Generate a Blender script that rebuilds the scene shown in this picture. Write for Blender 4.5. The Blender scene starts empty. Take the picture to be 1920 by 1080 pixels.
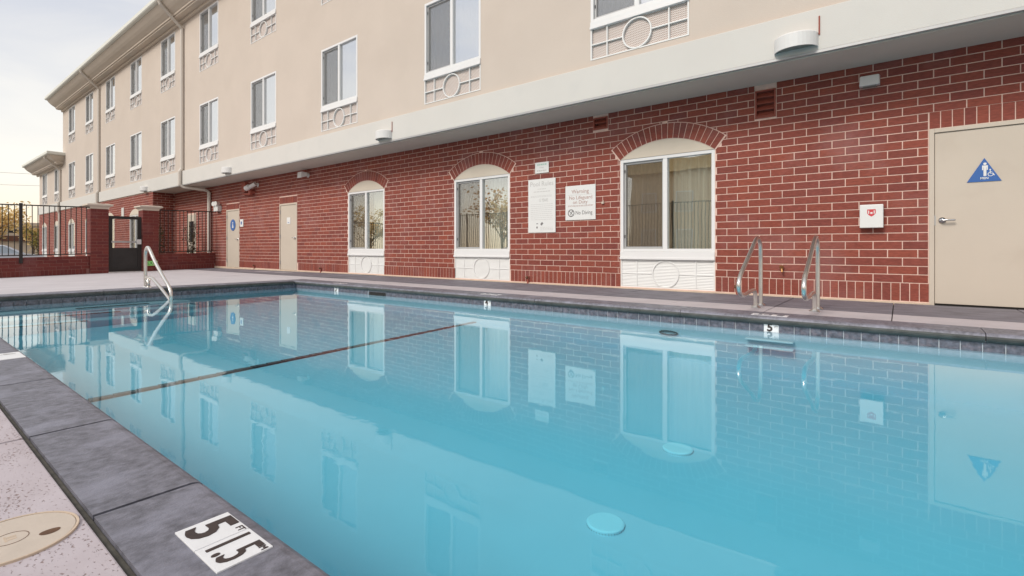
import bpy, bmesh, math, random
from mathutils import Vector, Matrix, Euler
random.seed(7)
R = math.radians
scene = bpy.context.scene
col = scene.collection

# ------------------------------------------------------------------ camera
cam_d = bpy.data.cameras.new('camera')
cam = bpy.data.objects.new('camera', cam_d); col.objects.link(cam)
cam.location = (0, 0, 0.664)
cam.rotation_euler = (R(90), 0, R(38.03))
cam_d.sensor_width = 36.0
cam_d.lens = 930 / 1920 * 36
cam_d.shift_y = -73.5 / 1920
cam_d.clip_start = 0.05
cam_d.clip_end = 2000
scene.camera = cam

# ------------------------------------------------------------------ sky, sun, exposure
SUN_EL, SUN_AZ = R(40), R(187)          # azimuth clockwise from +Y: behind the camera
world = bpy.data.worlds.new('World'); scene.world = world; world.use_nodes = True
wn = world.node_tree; wn.nodes.clear()
def N(t, typ, **kw):
    n = t.nodes.new(typ)
    for k, v in kw.items(): setattr(n, k, v)
    return n
wo = N(wn, 'ShaderNodeOutputWorld'); bg = N(wn, 'ShaderNodeBackground')
sky = N(wn, 'ShaderNodeTexSky', sky_type='NISHITA', sun_disc=False)
sky.sun_elevation = SUN_EL; sky.sun_rotation = SUN_AZ; sky.air_density = 1.0; sky.dust_density = 2.0
tc = N(wn, 'ShaderNodeTexCoord'); sep = N(wn, 'ShaderNodeSeparateXYZ')
wn.links.new(tc.outputs['Generated'], sep.inputs[0])
mp = N(wn, 'ShaderNodeMapping'); mp.inputs['Scale'].default_value = (1.3, 1.3, 4.2); mp.inputs['Location'].default_value = (0.35, 0.1, 0.0)
wn.links.new(tc.outputs['Generated'], mp.inputs[0])
cn = N(wn, 'ShaderNodeTexNoise'); cn.inputs['Scale'].default_value = 2.2; cn.inputs['Detail'].default_value = 7; cn.inputs['Roughness'].default_value = 0.55
cn.inputs['Distortion'].default_value = 0.4
wn.links.new(mp.outputs[0], cn.inputs['Vector'])
cr = N(wn, 'ShaderNodeValToRGB'); cr.color_ramp.elements[0].position = 0.38; cr.color_ramp.elements[0].color = (0,)*3+(1,)
cr.color_ramp.elements[1].position = 0.60; cr.color_ramp.elements[1].color = (1,)*3+(1,)
wn.links.new(cn.outputs['Fac'], cr.inputs[0])
def ramp(stops):
    r = N(wn, 'ShaderNodeValToRGB'); e = r.color_ramp.elements
    e[0].position = stops[0][0]; e[0].color = stops[0][1]+(1,); e[1].position = stops[-1][0]; e[1].color = stops[-1][1]+(1,)
    for p, c in stops[1:-1]: e.new(p).color = c+(1,)
    wn.links.new(sep.outputs['Z'], r.inputs[0]); return r
thick = ramp([(0.0, (1.42, 1.15, 0.80)), (0.10, (1.34, 1.25, 1.09)), (0.20, (1.16, 1.12, 1.05)), (0.36, (1.02, 1.0, 0.98)), (0.6, (0.95, 0.95, 0.96))])   # cloud: warm low down
thin = ramp([(0.0, (1.38, 1.10, 0.74)), (0.10, (1.28, 1.20, 1.06)), (0.20, (1.06, 1.04, 1.01)), (0.36, (0.82, 0.84, 0.905)), (0.6, (0.76, 0.81, 0.90))])     # thin veil, bluish
cm = N(wn, 'ShaderNodeMixRGB'); wn.links.new(cr.outputs[0], cm.inputs[0]); wn.links.new(thin.outputs[0], cm.inputs[1]); wn.links.new(thick.outputs[0], cm.inputs[2])
gain = N(wn, 'ShaderNodeMixRGB', blend_type='MULTIPLY'); gain.inputs[0].default_value = 1; gain.inputs[2].default_value = (5.5, 5.5, 5.5, 1)
wn.links.new(cm.outputs[0], gain.inputs[1])
mx = N(wn, 'ShaderNodeMixRGB'); mx.inputs[0].default_value = 0.86
wn.links.new(sky.outputs[0], mx.inputs[1]); wn.links.new(gain.outputs[0], mx.inputs[2])
wn.links.new(mx.outputs[0], bg.inputs['Color']); bg.inputs['Strength'].default_value = 0.1
wn.links.new(bg.outputs[0], wo.inputs[0])

sun_d = bpy.data.lights.new('sun', 'SUN'); sun_d.energy = 1.5; sun_d.angle = R(20); sun_d.color = (1.0, 0.93, 0.84)
sun = bpy.data.objects.new('sun', sun_d); col.objects.link(sun)
sd = Vector((math.sin(SUN_AZ)*math.cos(SUN_EL), math.cos(SUN_AZ)*math.cos(SUN_EL), math.sin(SUN_EL)))
sun.rotation_euler = sd.to_track_quat('Z', 'Y').to_euler(); sun.location = sd*60

scene.view_settings.view_transform = 'Standard'; scene.view_settings.look = 'None'
scene.view_settings.exposure = 0.72; scene.view_settings.gamma = 1.0
scene.view_settings.use_curve_mapping = False

# ------------------------------------------------------------------ materials
def mat_new(name):
    m = bpy.data.materials.new(name); m.use_nodes = True
    t = m.node_tree; return m, t, t.nodes['Principled BSDF']

def P(name, c, rough=0.6, var=0.08, scale=6.0, bump=0.0, bscale=60.0, metal=0.0, spec=0.5, stretch=None, stain=None):
    m, t, b = mat_new(name)
    b.inputs['Roughness'].default_value = rough; b.inputs['Metallic'].default_value = metal
    b.inputs['Specular IOR Level'].default_value = spec
    g = N(t, 'ShaderNodeNewGeometry'); src = g.outputs['Position']
    if stretch:
        mpn = N(t, 'ShaderNodeMapping'); mpn.inputs['Scale'].default_value = stretch
        t.links.new(src, mpn.inputs[0]); src = mpn.outputs[0]
    if var:
        n = N(t, 'ShaderNodeTexNoise'); n.inputs['Scale'].default_value = scale; n.inputs['Detail'].default_value = 6
        n.inputs['Roughness'].default_value = 0.6
        t.links.new(src, n.inputs['Vector'])
        r = N(t, 'ShaderNodeValToRGB')
        r.color_ramp.elements[0].position = 0.3; r.color_ramp.elements[1].position = 0.7
        r.color_ramp.elements[0].color = tuple(v*(1-var) for v in c)+(1,)
        r.color_ramp.elements[1].color = tuple(min(1, v*(1+var)) for v in c)+(1,)
        t.links.new(n.outputs['Fac'], r.inputs[0]); out = r.outputs[0]
        if stain:                        # (colour, scale, threshold, strength): blotches with a shape of their own
            sc, ss, th, st = stain
            n2 = N(t, 'ShaderNodeTexNoise'); n2.inputs['Scale'].default_value = ss; n2.inputs['Detail'].default_value = 5
            t.links.new(src, n2.inputs['Vector'])
            r2 = N(t, 'ShaderNodeValToRGB'); r2.color_ramp.elements[0].position = th; r2.color_ramp.elements[1].position = min(1, th+0.18)
            r2.color_ramp.elements[0].color = (0, 0, 0, 1); r2.color_ramp.elements[1].color = (st, st, st, 1)
            t.links.new(n2.outputs['Fac'], r2.inputs[0])
            m2 = N(t, 'ShaderNodeMixRGB'); m2.inputs[2].default_value = tuple(sc)+(1,)
            t.links.new(r2.outputs[0], m2.inputs[0]); t.links.new(out, m2.inputs[1]); out = m2.outputs[0]
        t.links.new(out, b.inputs['Base Color'])
    else:
        b.inputs['Base Color'].default_value = tuple(c)+(1,)
    if bump:
        nb = N(t, 'ShaderNodeTexNoise'); nb.inputs['Scale'].default_value = bscale; nb.inputs['Detail'].default_value = 4
        t.links.new(src, nb.inputs['Vector'])
        bp = N(t, 'ShaderNodeBump'); bp.inputs['Strength'].default_value = bump; bp.inputs['Distance'].default_value = 0.01
        t.links.new(nb.outputs['Fac'], bp.inputs['Height']); t.links.new(bp.outputs[0], b.inputs['Normal'])
    return m

def brick_mat(name, cols, rough=0.75):
    m, t, b = mat_new(name); b.inputs['Roughness'].default_value = rough; b.inputs['Specular IOR Level'].default_value = 0.3
    oi = N(t, 'ShaderNodeObjectInfo'); g = N(t, 'ShaderNodeNewGeometry')
    a = N(t, 'ShaderNodeMath', operation='ADD'); f = N(t, 'ShaderNodeMath', operation='FRACT')
    t.links.new(oi.outputs['Random'], a.inputs[0]); t.links.new(g.outputs['Random Per Island'], a.inputs[1]); t.links.new(a.outputs[0], f.inputs[0])
    r = N(t, 'ShaderNodeValToRGB'); r.color_ramp.interpolation = 'LINEAR'
    els = r.color_ramp.elements
    els[0].position = 0; els[0].color = tuple(cols[0])+(1,); els[1].position = 1; els[1].color = tuple(cols[-1])+(1,)
    for i, c in enumerate(cols[1:-1]): els.new((i+1)/(len(cols)-1)).color = tuple(c)+(1,)
    t.links.new(f.outputs[0], r.inputs[0])
    n = N(t, 'ShaderNodeTexNoise'); n.inputs['Scale'].default_value = 38; n.inputs['Detail'].default_value = 6
    mpn = N(t, 'ShaderNodeMapping'); mpn.inputs['Scale'].default_value = (0.45, 1, 1.6)
    t.links.new(g.outputs['Position'], mpn.inputs[0]); t.links.new(mpn.outputs[0], n.inputs['Vector'])
    rr = N(t, 'ShaderNodeMapRange'); rr.inputs['From Min'].default_value = 0.3; rr.inputs['From Max'].default_value = 0.7
    rr.inputs['To Min'].default_value = 0.80; rr.inputs['To Max'].default_value = 1.18
    t.links.new(n.outputs['Fac'], rr.inputs[0])
    mu = N(t, 'ShaderNodeMixRGB', blend_type='MULTIPLY'); mu.inputs[0].default_value = 1
    t.links.new(r.outputs[0], mu.inputs[1]); t.links.new(rr.outputs[0], mu.inputs[2])
    n2 = N(t, 'ShaderNodeTexNoise'); n2.inputs['Scale'].default_value = 0.9; n2.inputs['Detail'].default_value = 6; n2.inputs['Roughness'].default_value = 0.65
    t.links.new(g.outputs['Position'], n2.inputs['Vector'])
    r2 = N(t, 'ShaderNodeMapRange'); r2.inputs['From Min'].default_value = 0.52; r2.inputs['From Max'].default_value = 0.75; r2.inputs['To Max'].default_value = 0.38
    t.links.new(n2.outputs['Fac'], r2.inputs[0])
    m2 = N(t, 'ShaderNodeMixRGB'); m2.inputs[2].default_value = (0.34, 0.20, 0.20, 1)   # faint efflorescence
    t.links.new(r2.outputs[0], m2.inputs[0]); t.links.new(mu.outputs[0], m2.inputs[1]); t.links.new(m2.outputs[0], b.inputs['Base Color'])
    bp = N(t, 'ShaderNodeBump'); bp.inputs['Strength'].default_value = 0.35; bp.inputs['Distance'].default_value = 0.004
    t.links.new(n.outputs['Fac'], bp.inputs['Height']); t.links.new(bp.outputs[0], b.inputs['Normal'])
    return m

M = {}
M['brick'] = brick_mat('brick', [(0.220,0.055,0.040),(0.246,0.063,0.043),(0.192,0.051,0.039),(0.266,0.067,0.043),(0.212,0.057,0.045),(0.235,0.058,0.039),(0.182,0.047,0.038)])
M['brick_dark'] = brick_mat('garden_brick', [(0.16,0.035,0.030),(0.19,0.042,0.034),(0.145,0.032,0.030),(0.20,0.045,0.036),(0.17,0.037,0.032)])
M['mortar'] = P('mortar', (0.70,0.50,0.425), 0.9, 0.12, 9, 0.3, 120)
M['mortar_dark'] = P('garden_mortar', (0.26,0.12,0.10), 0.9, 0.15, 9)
M['stucco'] = P('tan_stucco', (0.570,0.498,0.436), 0.9, 0.035, 0.7, 0.22, 90, spec=0.2, stain=((0.525,0.455,0.395), 1.1, 0.52, 0.35))
M['fascia'] = P('offwhite_stucco', (0.605,0.588,0.556), 0.85, 0.02, 1.2, 0.15, 90, spec=0.2, stain=((0.54,0.535,0.515), 2.0, 0.55, 0.3))
M['soffit'] = P('soffit_plaster', (0.56,0.52,0.46), 0.9, 0.03, 2, 0.1, 90, spec=0.2)
M['cornice'] = P('cornice_plaster', (0.62,0.545,0.465), 0.85, 0.03, 1.5, 0.1, 80, spec=0.2)
M['gutter'] = P('gutter_paint', (0.70,0.70,0.64), 0.5, 0.02, 2)
M['downspout'] = P('downspout_paint', (0.58,0.53,0.475), 0.5, 0.02, 2)
M['tympanum'] = P('arch_panel_cream', (0.60,0.53,0.44), 0.85, 0.03, 3, 0.1, 90)
M['white'] = P('white_vinyl', (0.72,0.72,0.72), 0.35, 0.015, 3)
M['whitegrille'] = P('white_grille_paint', (0.74,0.74,0.73), 0.5, 0.02, 5)
M['cream'] = P('cream_door_paint', (0.530,0.462,0.386), 0.5, 0.03, 1.3, 0.05, 40, stain=((0.47,0.40,0.33), 2.3, 0.56, 0.5))
M['sash'] = P('grey_aluminium', (0.42,0.42,0.42), 0.4, 0.03, 8, metal=0.3)
M['steel'] = P('stainless_steel', (0.74,0.71,0.67), 0.30, 0.05, 14, metal=1.0)
M['chrome'] = P('chrome', (0.7,0.7,0.7), 0.12, 0, metal=1.0)
M['black'] = P('black_iron', (0.018,0.015,0.014), 0.5, 0.15, 10)
M['kick'] = P('black_gate_panel', (0.022,0.020,0.020), 0.45, 0.3, 3)
M['signwhite'] = P('sign_white', (0.70,0.70,0.69), 0.4, 0.015, 5)
M['ink'] = P('sign_ink', (0.16,0.15,0.15), 0.6, 0)
M['inkgrey'] = P('sign_grey_ink', (0.50,0.49,0.48), 0.6, 0)
M['inkred'] = P('sign_red_ink', (0.42,0.27,0.24), 0.6, 0)
M['inkgreen'] = P('sign_green_ink', (0.40,0.55,0.48), 0.6, 0)
M['red'] = P('red_enamel', (0.55,0.05,0.06), 0.45, 0.05, 20)
M['signblue'] = P('sign_blue', (0.030,0.115,0.36), 0.4, 0.03, 10)
M['exitgreen'] = P('exit_green', (0.34,0.82,0.22), 0.5, 0.03, 20)
M['exitpale'] = P('exit_pale_green', (0.62,0.86,0.42), 0.5, 0.03, 20)
M['exitdark'] = P('exit_dark_green', (0.02,0.16,0.05), 0.5, 0)
M['numeral'] = P('marker_ink', (0.045,0.028,0.024), 0.6, 0.2, 60)
M['markerwhite'] = P('marker_ceramic', (0.76,0.76,0.77), 0.3, 0.03, 30)
M['lamp'] = P('lamp_housing', (0.66,0.655,0.645), 0.5, 0.03, 6)
M['lens'] = P('lamp_glass', (0.20,0.22,0.20), 0.2, 0.1, 10)
M['rust'] = P('painted_vent', (0.30,0.075,0.050), 0.7, 0.15, 14)
M['dark'] = P('dark_void', (0.02,0.017,0.016), 0.9, 0.1, 5)
M['brass'] = P('brass', (0.45,0.24,0.10), 0.4, 0.2, 30, metal=0.8)
M['lid'] = P('lid_plastic', (0.56,0.475,0.395), 0.5, 0.05, 14, 0.1, 70)
M['lidhole'] = P('lid_recess', (0.13,0.065,0.035), 0.8, 0.2, 30)
M['coping'] = P('slate_coping', (0.150,0.148,0.176), 0.50, 0.42, 26.0, 0.22, 140, stretch=(1.4,1.0,1.0), stain=((0.27,0.27,0.33), 4.2, 0.50, 0.6))
M['grime'] = P('grimy_shaded_lip', (0.060,0.063,0.060), 0.6, 0.45, 7, 0.2, 40)  # underside of the lip: its shade and dirt put into one dark colour
M['greydeck'] = P('grey_concrete', (0.165,0.155,0.178), 0.7, 0.25, 3.5, 0.25, 60, stretch=(1,1.8,1), stain=((0.215,0.205,0.235), 4.5, 0.50, 0.6))
M['plaster'] = P('pool_plaster', (0.46,0.56,0.635), 0.8, 0.02, 2)
M['grout'] = P('pool_grout', (0.50,0.54,0.58), 0.8, 0.08, 10)
M['tile'] = P('slate_tile', (0.105,0.110,0.140), 0.28, 0.55, 24, 0.1, 40, stain=((0.23,0.19,0.22), 30, 0.50, 0.55))
M['lanetile'] = P('lane_tile', (0.020,0.034,0.040), 0.5, 0.5, 12)
M['drain'] = P('drain_white', (0.66,0.74,0.80), 0.5, 0.01, 4)
M['joint'] = P('dark_joint', (0.075,0.068,0.055), 0.95, 0.4, 30)  # dark brown filler in the slab joints and the sub-base
M['curb'] = P('cream_curb', (0.58,0.46,0.35), 0.85, 0.1, 8)
M['asphalt'] = P('asphalt', (0.16,0.15,0.14), 0.9, 0.2, 2, 0.2, 40)
M['roof'] = P('dark_roof', (0.07,0.055,0.05), 0.9, 0.2, 4)
M['bark'] = P('bark', (0.11,0.075,0.05), 0.9, 0.3, 14, 0.4, 40)
M['carpaint'] = P('pale_car_paint', (0.62,0.68,0.76), 0.2, 0.01, 2)
M['carglass'] = P('car_glass', (0.02,0.025,0.03), 0.08, 0)
M['rubber'] = P('rubber', (0.02,0.02,0.02), 0.8, 0.1, 10)
M['beige'] = P('far_beige_wall', (0.60,0.48,0.36), 0.9, 0.08, 0.6)
M['gold_stucco'] = P('neighbour_stucco', (0.72,0.55,0.36), 0.9, 0.06, 0.5)
M['sunlit_trim'] = P('neighbour_sunlit_trim', (0.80,0.58,0.30), 0.8, 0.05, 1)  # gold of low sunlight put into the cornice colour
M['autoglass'] = P('car_glass_pale', (0.30,0.36,0.42), 0.08, 0)
M['brown'] = P('brown_trim', (0.14,0.055,0.03), 0.8, 0.15, 1.2)

def pitted():
    """pink salt-finish concrete: pale skin with dark elongated pits that are real relief in the bump"""
    m, t, b = mat_new('pink_pitted_concrete'); b.inputs['Roughness'].default_value = 0.75; b.inputs['Specular IOR Level'].default_value = 0.3
    g = N(t, 'ShaderNodeNewGeometry')
    mpn = N(t, 'ShaderNodeMapping'); mpn.inputs['Scale'].default_value = (0.8, 1.1, 1.0)
    t.links.new(g.outputs['Position'], mpn.inputs[0])
    n = N(t, 'ShaderNodeTexNoise'); n.inputs['Scale'].default_value = 3.0; n.inputs['Detail'].default_value = 8; n.inputs['Roughness'].default_value = 0.6
    t.links.new(mpn.outputs[0], n.inputs['Vector'])
    r = N(t, 'ShaderNodeValToRGB'); r.color_ramp.elements[0].position = 0.3; r.color_ramp.elements[1].position = 0.7
    r.color_ramp.elements[0].color = (0.42,0.36,0.375,1); r.color_ramp.elements[1].color = (0.55,0.495,0.525,1)
    t.links.new(n.outputs['Fac'], r.inputs[0])
    v = N(t, 'ShaderNodeTexNoise'); v.inputs['Scale'].default_value = 120; v.inputs['Detail'].default_value = 2; v.inputs['Roughness'].default_value = 0.5
    t.links.new(mpn.outputs[0], v.inputs['Vector'])
    big = N(t, 'ShaderNodeTexNoise'); big.inputs['Scale'].default_value = 7; big.inputs['Detail'].default_value = 2
    t.links.new(mpn.outputs[0], big.inputs['Vector'])
    ad = N(t, 'ShaderNodeMath', operation='MULTIPLY_ADD'); ad.inputs[1].default_value = 0.32
    t.links.new(big.outputs['Fac'], ad.inputs[0]); t.links.new(v.outputs['Fac'], ad.inputs[2])
    pr = N(t, 'ShaderNodeMapRange'); pr.inputs['From Min'].default_value = 0.780; pr.inputs['From Max'].default_value = 0.855
    t.links.new(ad.outputs[0], pr.inputs[0])
    mxn = N(t, 'ShaderNodeMixRGB'); mxn.inputs[2].default_value = (0.21,0.135,0.115,1)
    pk = N(t, 'ShaderNodeMath', operation='MULTIPLY'); pk.inputs[1].default_value = 0.75
    t.links.new(pr.outputs[0], pk.inputs[0]); t.links.new(pk.outputs[0], mxn.inputs[0]); t.links.new(r.outputs[0], mxn.inputs[1])
    t.links.new(mxn.outputs[0], b.inputs['Base Color'])
    bp = N(t, 'ShaderNodeBump', invert=True); bp.inputs['Strength'].default_value = 0.6; bp.inputs['Distance'].default_value = 0.004
    t.links.new(pr.outputs[0], bp.inputs['Height']); t.links.new(bp.outputs[0], b.inputs['Normal'])
    return m
M['pink'] = pitted()
M['pinkplain'] = P('pink_concrete', (0.485,0.440,0.455), 0.75, 0.10, 3.0, 0.12, 60, stain=((0.40,0.335,0.33), 6, 0.55, 0.45))
M['paledeck'] = P('pale_concrete', (0.515,0.485,0.505), 0.75, 0.08, 1.2, 0.15, 60, stain=((0.45,0.42,0.435), 2.5, 0.52, 0.4))

def schlick(t, f0, nrm=None, power=5.0):
    """surface reflectance, the same from both sides of the sheet"""
    g = N(t, 'ShaderNodeNewGeometry'); d = N(t, 'ShaderNodeVectorMath', operation='DOT_PRODUCT')
    t.links.new(g.outputs['Incoming'], d.inputs[0]); t.links.new(nrm if nrm is not None else g.outputs['Normal'], d.inputs[1])
    a = N(t, 'ShaderNodeMath', operation='ABSOLUTE'); t.links.new(d.outputs['Value'], a.inputs[0])
    b = N(t, 'ShaderNodeMath', operation='SUBTRACT', use_clamp=True); b.inputs[0].default_value = 1; t.links.new(a.outputs[0], b.inputs[1])
    p = N(t, 'ShaderNodeMath', operation='POWER'); p.inputs[1].default_value = power; t.links.new(b.outputs[0], p.inputs[0])
    m = N(t, 'ShaderNodeMath', operation='MULTIPLY_ADD', use_clamp=True); m.inputs[1].default_value = 1-f0; m.inputs[2].default_value = f0
    t.links.new(p.outputs[0], m.inputs[0]); return m.outputs[0]
def glass_mat(name, tint, ior):
    m = bpy.data.materials.new(name); m.use_nodes = True; t = m.node_tree; t.nodes.clear()
    o = N(t, 'ShaderNodeOutputMaterial'); mixn = N(t, 'ShaderNodeMixShader')
    tr = N(t, 'ShaderNodeBsdfTransparent'); tr.inputs[0].default_value = tuple(tint)+(1,)
    gl = N(t, 'ShaderNodeBsdfGlossy'); gl.inputs['Roughness'].default_value = 0.0; gl.inputs['Color'].default_value = (0.95,0.96,0.97,1)
    g = N(t, 'ShaderNodeNewGeometry'); n = N(t, 'ShaderNodeTexNoise'); n.inputs['Scale'].default_value = 1.6; n.inputs['Detail'].default_value = 1
    t.links.new(g.outputs['Position'], n.inputs['Vector'])
    bp = N(t, 'ShaderNodeBump'); bp.inputs['Strength'].default_value = 0.05; bp.inputs['Distance'].default_value = 0.02
    t.links.new(n.outputs['Fac'], bp.inputs['Height']); t.links.new(bp.outputs[0], gl.inputs['Normal'])
    t.links.new(schlick(t, ior), mixn.inputs[0]); t.links.new(tr.outputs[0], mixn.inputs[1]); t.links.new(gl.outputs[0], mixn.inputs[2])
    t.links.new(mixn.outputs[0], o.inputs[0]); return m
M['pane'] = glass_mat('window_glass', (0.88,0.90,0.89), 0.72)
M['pane_clear'] = glass_mat('window_glass_clear', (0.90,0.92,0.91), 0.56)
M['pane_low'] = glass_mat('window_glass_ground', (0.90,0.92,0.90), 0.34)

def screen_mat(fac=0.24, c=(0.26,0.26,0.26)):
    m = bpy.data.materials.new('insect_mesh'); m.use_nodes = True; t = m.node_tree; t.nodes.clear()
    o = N(t, 'ShaderNodeOutputMaterial'); mixn = N(t, 'ShaderNodeMixShader'); mixn.inputs[0].default_value = fac
    tr = N(t, 'ShaderNodeBsdfTransparent'); d = N(t, 'ShaderNodeBsdfDiffuse'); d.inputs[0].default_value = tuple(c)+(1,)
    t.links.new(tr.outputs[0], mixn.inputs[1]); t.links.new(d.outputs[0], mixn.inputs[2]); t.links.new(mixn.outputs[0], o.inputs[0]); return m
M['screen'] = screen_mat()
M['screen_low'] = screen_mat(0.16, (0.16,0.14,0.12))
M['curtain'] = P('curtain_cloth', (0.78,0.78,0.72), 0.9, 0.25, 3.0, stretch=(6,6,0.15))
M['curtain_reflect'] = P('reflection_streaked_cloth', (0.40,0.39,0.37), 0.9, 0.55, 3.4, stretch=(5,5,0.35))  # strong streaks in the cloth colour imitate wavy reflections on the pane
M['curtain_warm'] = P('brown_curtain_cloth', (0.50,0.37,0.25), 0.9, 0.35, 3.0, stretch=(6,6,0.15))

def mesh_grille(name, c1, c2, scale):
    """expanded metal lattice: diagonal strands over a darker recess"""
    m, t, b = mat_new(name); b.inputs['Roughness'].default_value = 0.6
    g = N(t, 'ShaderNodeNewGeometry'); s = N(t, 'ShaderNodeSeparateXYZ'); t.links.new(g.outputs['Position'], s.inputs[0])
    outs = []
    for sg_ in (1, -1):
        a = N(t, 'ShaderNodeMath', operation='MULTIPLY_ADD'); a.inputs[1].default_value = sg_*1.9
        t.links.new(s.outputs['Z'], a.inputs[0]); t.links.new(s.outputs['X'], a.inputs[2])
        mu = N(t, 'ShaderNodeMath', operation='MULTIPLY'); mu.inputs[1].default_value = scale; t.links.new(a.outputs[0], mu.inputs[0])
        si = N(t, 'ShaderNodeMath', operation='SINE'); t.links.new(mu.outputs[0], si.inputs[0]); outs.append(si)
    mxm = N(t, 'ShaderNodeMath', operation='MAXIMUM'); t.links.new(outs[0].outputs[0], mxm.inputs[0]); t.links.new(outs[1].outputs[0], mxm.inputs[1])
    mr = N(t, 'ShaderNodeMapRange'); mr.inputs['From Min'].default_value = 0.45; mr.inputs['From Max'].default_value = 0.85; t.links.new(mxm.outputs[0], mr.inputs[0])
    mm = N(t, 'ShaderNodeMixRGB'); mm.inputs[1].default_value = tuple(c1)+(1,); mm.inputs[2].default_value = tuple(c2)+(1,)
    t.links.new(mr.outputs[0], mm.inputs[0]); t.links.new(mm.outputs[0], b.inputs['Base Color'])
    bp = N(t, 'ShaderNodeBump'); bp.inputs['Strength'].default_value = 0.5; bp.inputs['Distance'].default_value = 0.01
    t.links.new(mr.outputs[0], bp.inputs['Height']); t.links.new(bp.outputs[0], b.inputs['Normal']); return m
M['lattice'] = mesh_grille('grille_lattice', (0.36,0.26,0.22), (0.80,0.76,0.72), 125)

def water_mat():
    m = bpy.data.materials.new('pool_water'); m.use_nodes = True; t = m.node_tree; t.nodes.clear()
    o = N(t, 'ShaderNodeOutputMaterial'); mixn = N(t, 'ShaderNodeMixShader')
    tr = N(t, 'ShaderNodeBsdfTransparent'); tr.inputs[0].default_value = (0.97,0.99,1,1)
    gl = N(t, 'ShaderNodeBsdfGlossy'); gl.inputs['Roughness'].default_value = 0.02; gl.inputs['Color'].default_value = (1,1,1,1)
    g = N(t, 'ShaderNodeNewGeometry')
    mpn = N(t, 'ShaderNodeMapping'); mpn.inputs['Scale'].default_value = (1.0, 1.5, 1.0); mpn.inputs['Rotation'].default_value = (0, 0, 0.5)
    t.links.new(g.outputs['Position'], mpn.inputs[0])
    n = N(t, 'ShaderNodeTexNoise'); n.inputs['Scale'].default_value = 2.2; n.inputs['Detail'].default_value = 2.5
    t.links.new(mpn.outputs[0], n.inputs['Vector'])
    n2 = N(t, 'ShaderNodeTexNoise'); n2.inputs['Scale'].default_value = 15; n2.inputs['Detail'].default_value = 2
    t.links.new(mpn.outputs[0], n2.inputs['Vector'])
    nm = N(t, 'ShaderNodeTexNoise'); nm.inputs['Scale'].default_value = 0.45; nm.inputs['Detail'].default_value = 1   # where the breeze ruffles it
    t.links.new(g.outputs['Position'], nm.inputs['Vector'])
    mr = N(t, 'ShaderNodeMapRange'); mr.inputs['From Min'].default_value = 0.50; mr.inputs['From Max'].default_value = 0.70; mr.inputs['To Max'].default_value = 0.40
    t.links.new(nm.outputs['Fac'], mr.inputs[0])
    ma = N(t, 'ShaderNodeMath', operation='MULTIPLY'); t.links.new(n2.outputs['Fac'], ma.inputs[0]); t.links.new(mr.outputs[0], ma.inputs[1])
    ad = N(t, 'ShaderNodeMath', operation='ADD'); t.links.new(n.outputs['Fac'], ad.inputs[0]); t.links.new(ma.outputs[0], ad.inputs[1])
    bp = N(t, 'ShaderNodeBump'); bp.inputs['Strength'].default_value = 0.11; bp.inputs['Distance'].default_value = 0.006
    t.links.new(ad.outputs[0], bp.inputs['Height'])
    t.links.new(bp.outputs[0], gl.inputs['Normal'])
    t.links.new(schlick(t, 0.024, bp.outputs[0], 5.0), mixn.inputs[0]); t.links.new(tr.outputs[0], mixn.inputs[1]); t.links.new(gl.outputs[0], mixn.inputs[2])
    t.links.new(mixn.outputs[0], o.inputs['Surface'])
    va = N(t, 'ShaderNodeVolumeAbsorption'); va.inputs['Color'].default_value = (0.37,0.885,0.945,1); va.inputs['Density'].default_value = 1.0
    t.links.new(va.outputs[0], o.inputs['Volume'])
    return m
M['water'] = water_mat()

def leaf_mat(name, c1, c2):
    m, t, b = mat_new(name); b.inputs['Roughness'].default_value = 0.7; b.inputs['Specular IOR Level'].default_value = 0.2
    g = N(t, 'ShaderNodeNewGeometry'); r = N(t, 'ShaderNodeValToRGB')
    r.color_ramp.elements[0].color = tuple(c1)+(1,); r.color_ramp.elements[1].color = tuple(c2)+(1,)
    t.links.new(g.outputs['Random Per Island'], r.inputs[0]); t.links.new(r.outputs[0], b.inputs['Base Color'])
    tl = N(t, 'ShaderNodeBsdfTranslucent'); mxs = N(t, 'ShaderNodeMixShader'); mxs.inputs[0].default_value = 0.45
    t.links.new(r.outputs[0], tl.inputs[0]); t.links.new(b.outputs[0], mxs.inputs[1]); t.links.new(tl.outputs[0], mxs.inputs[2])
    t.links.new(mxs.outputs[0], t.nodes['Material Output'].inputs[0]); return m
M['leaf_gold'] = leaf_mat('autumn_leaves', (0.62,0.38,0.12), (0.80,0.64,0.32))
M['leaf_rust'] = leaf_mat('rust_leaves', (0.45,0.17,0.04), (0.65,0.36,0.10))
M['leaf_olive'] = leaf_mat('olive_leaves', (0.14,0.13,0.04), (0.38,0.30,0.08))
M['leaf_dark'] = leaf_mat('shrub_leaves', (0.035,0.045,0.02), (0.10,0.07,0.035))

# ------------------------------------------------------------------ helpers
WLOC = {}
def tag(o, label=None, cat=None, group=None, kind=None):
    if label: o['label'] = label
    if cat: o['category'] = cat
    if group: o['group'] = group
    if kind: o['kind'] = kind
    return o
def wl(o): return WLOC[o] if o is not None else Vector((0, 0, 0))
def empty(name, loc=(0, 0, 0), parent=None):
    o = bpy.data.objects.new(name, None); col.objects.link(o); o.empty_display_size = 0.2
    WLOC[o] = Vector(loc)
    if parent is not None: o.parent = parent; o.location = Vector(loc)-wl(parent)
    else: o.location = loc
    return o
def thing(name, label, cat, loc=(0, 0, 0), group=None): return tag(empty(name, loc), label, cat, group)

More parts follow.
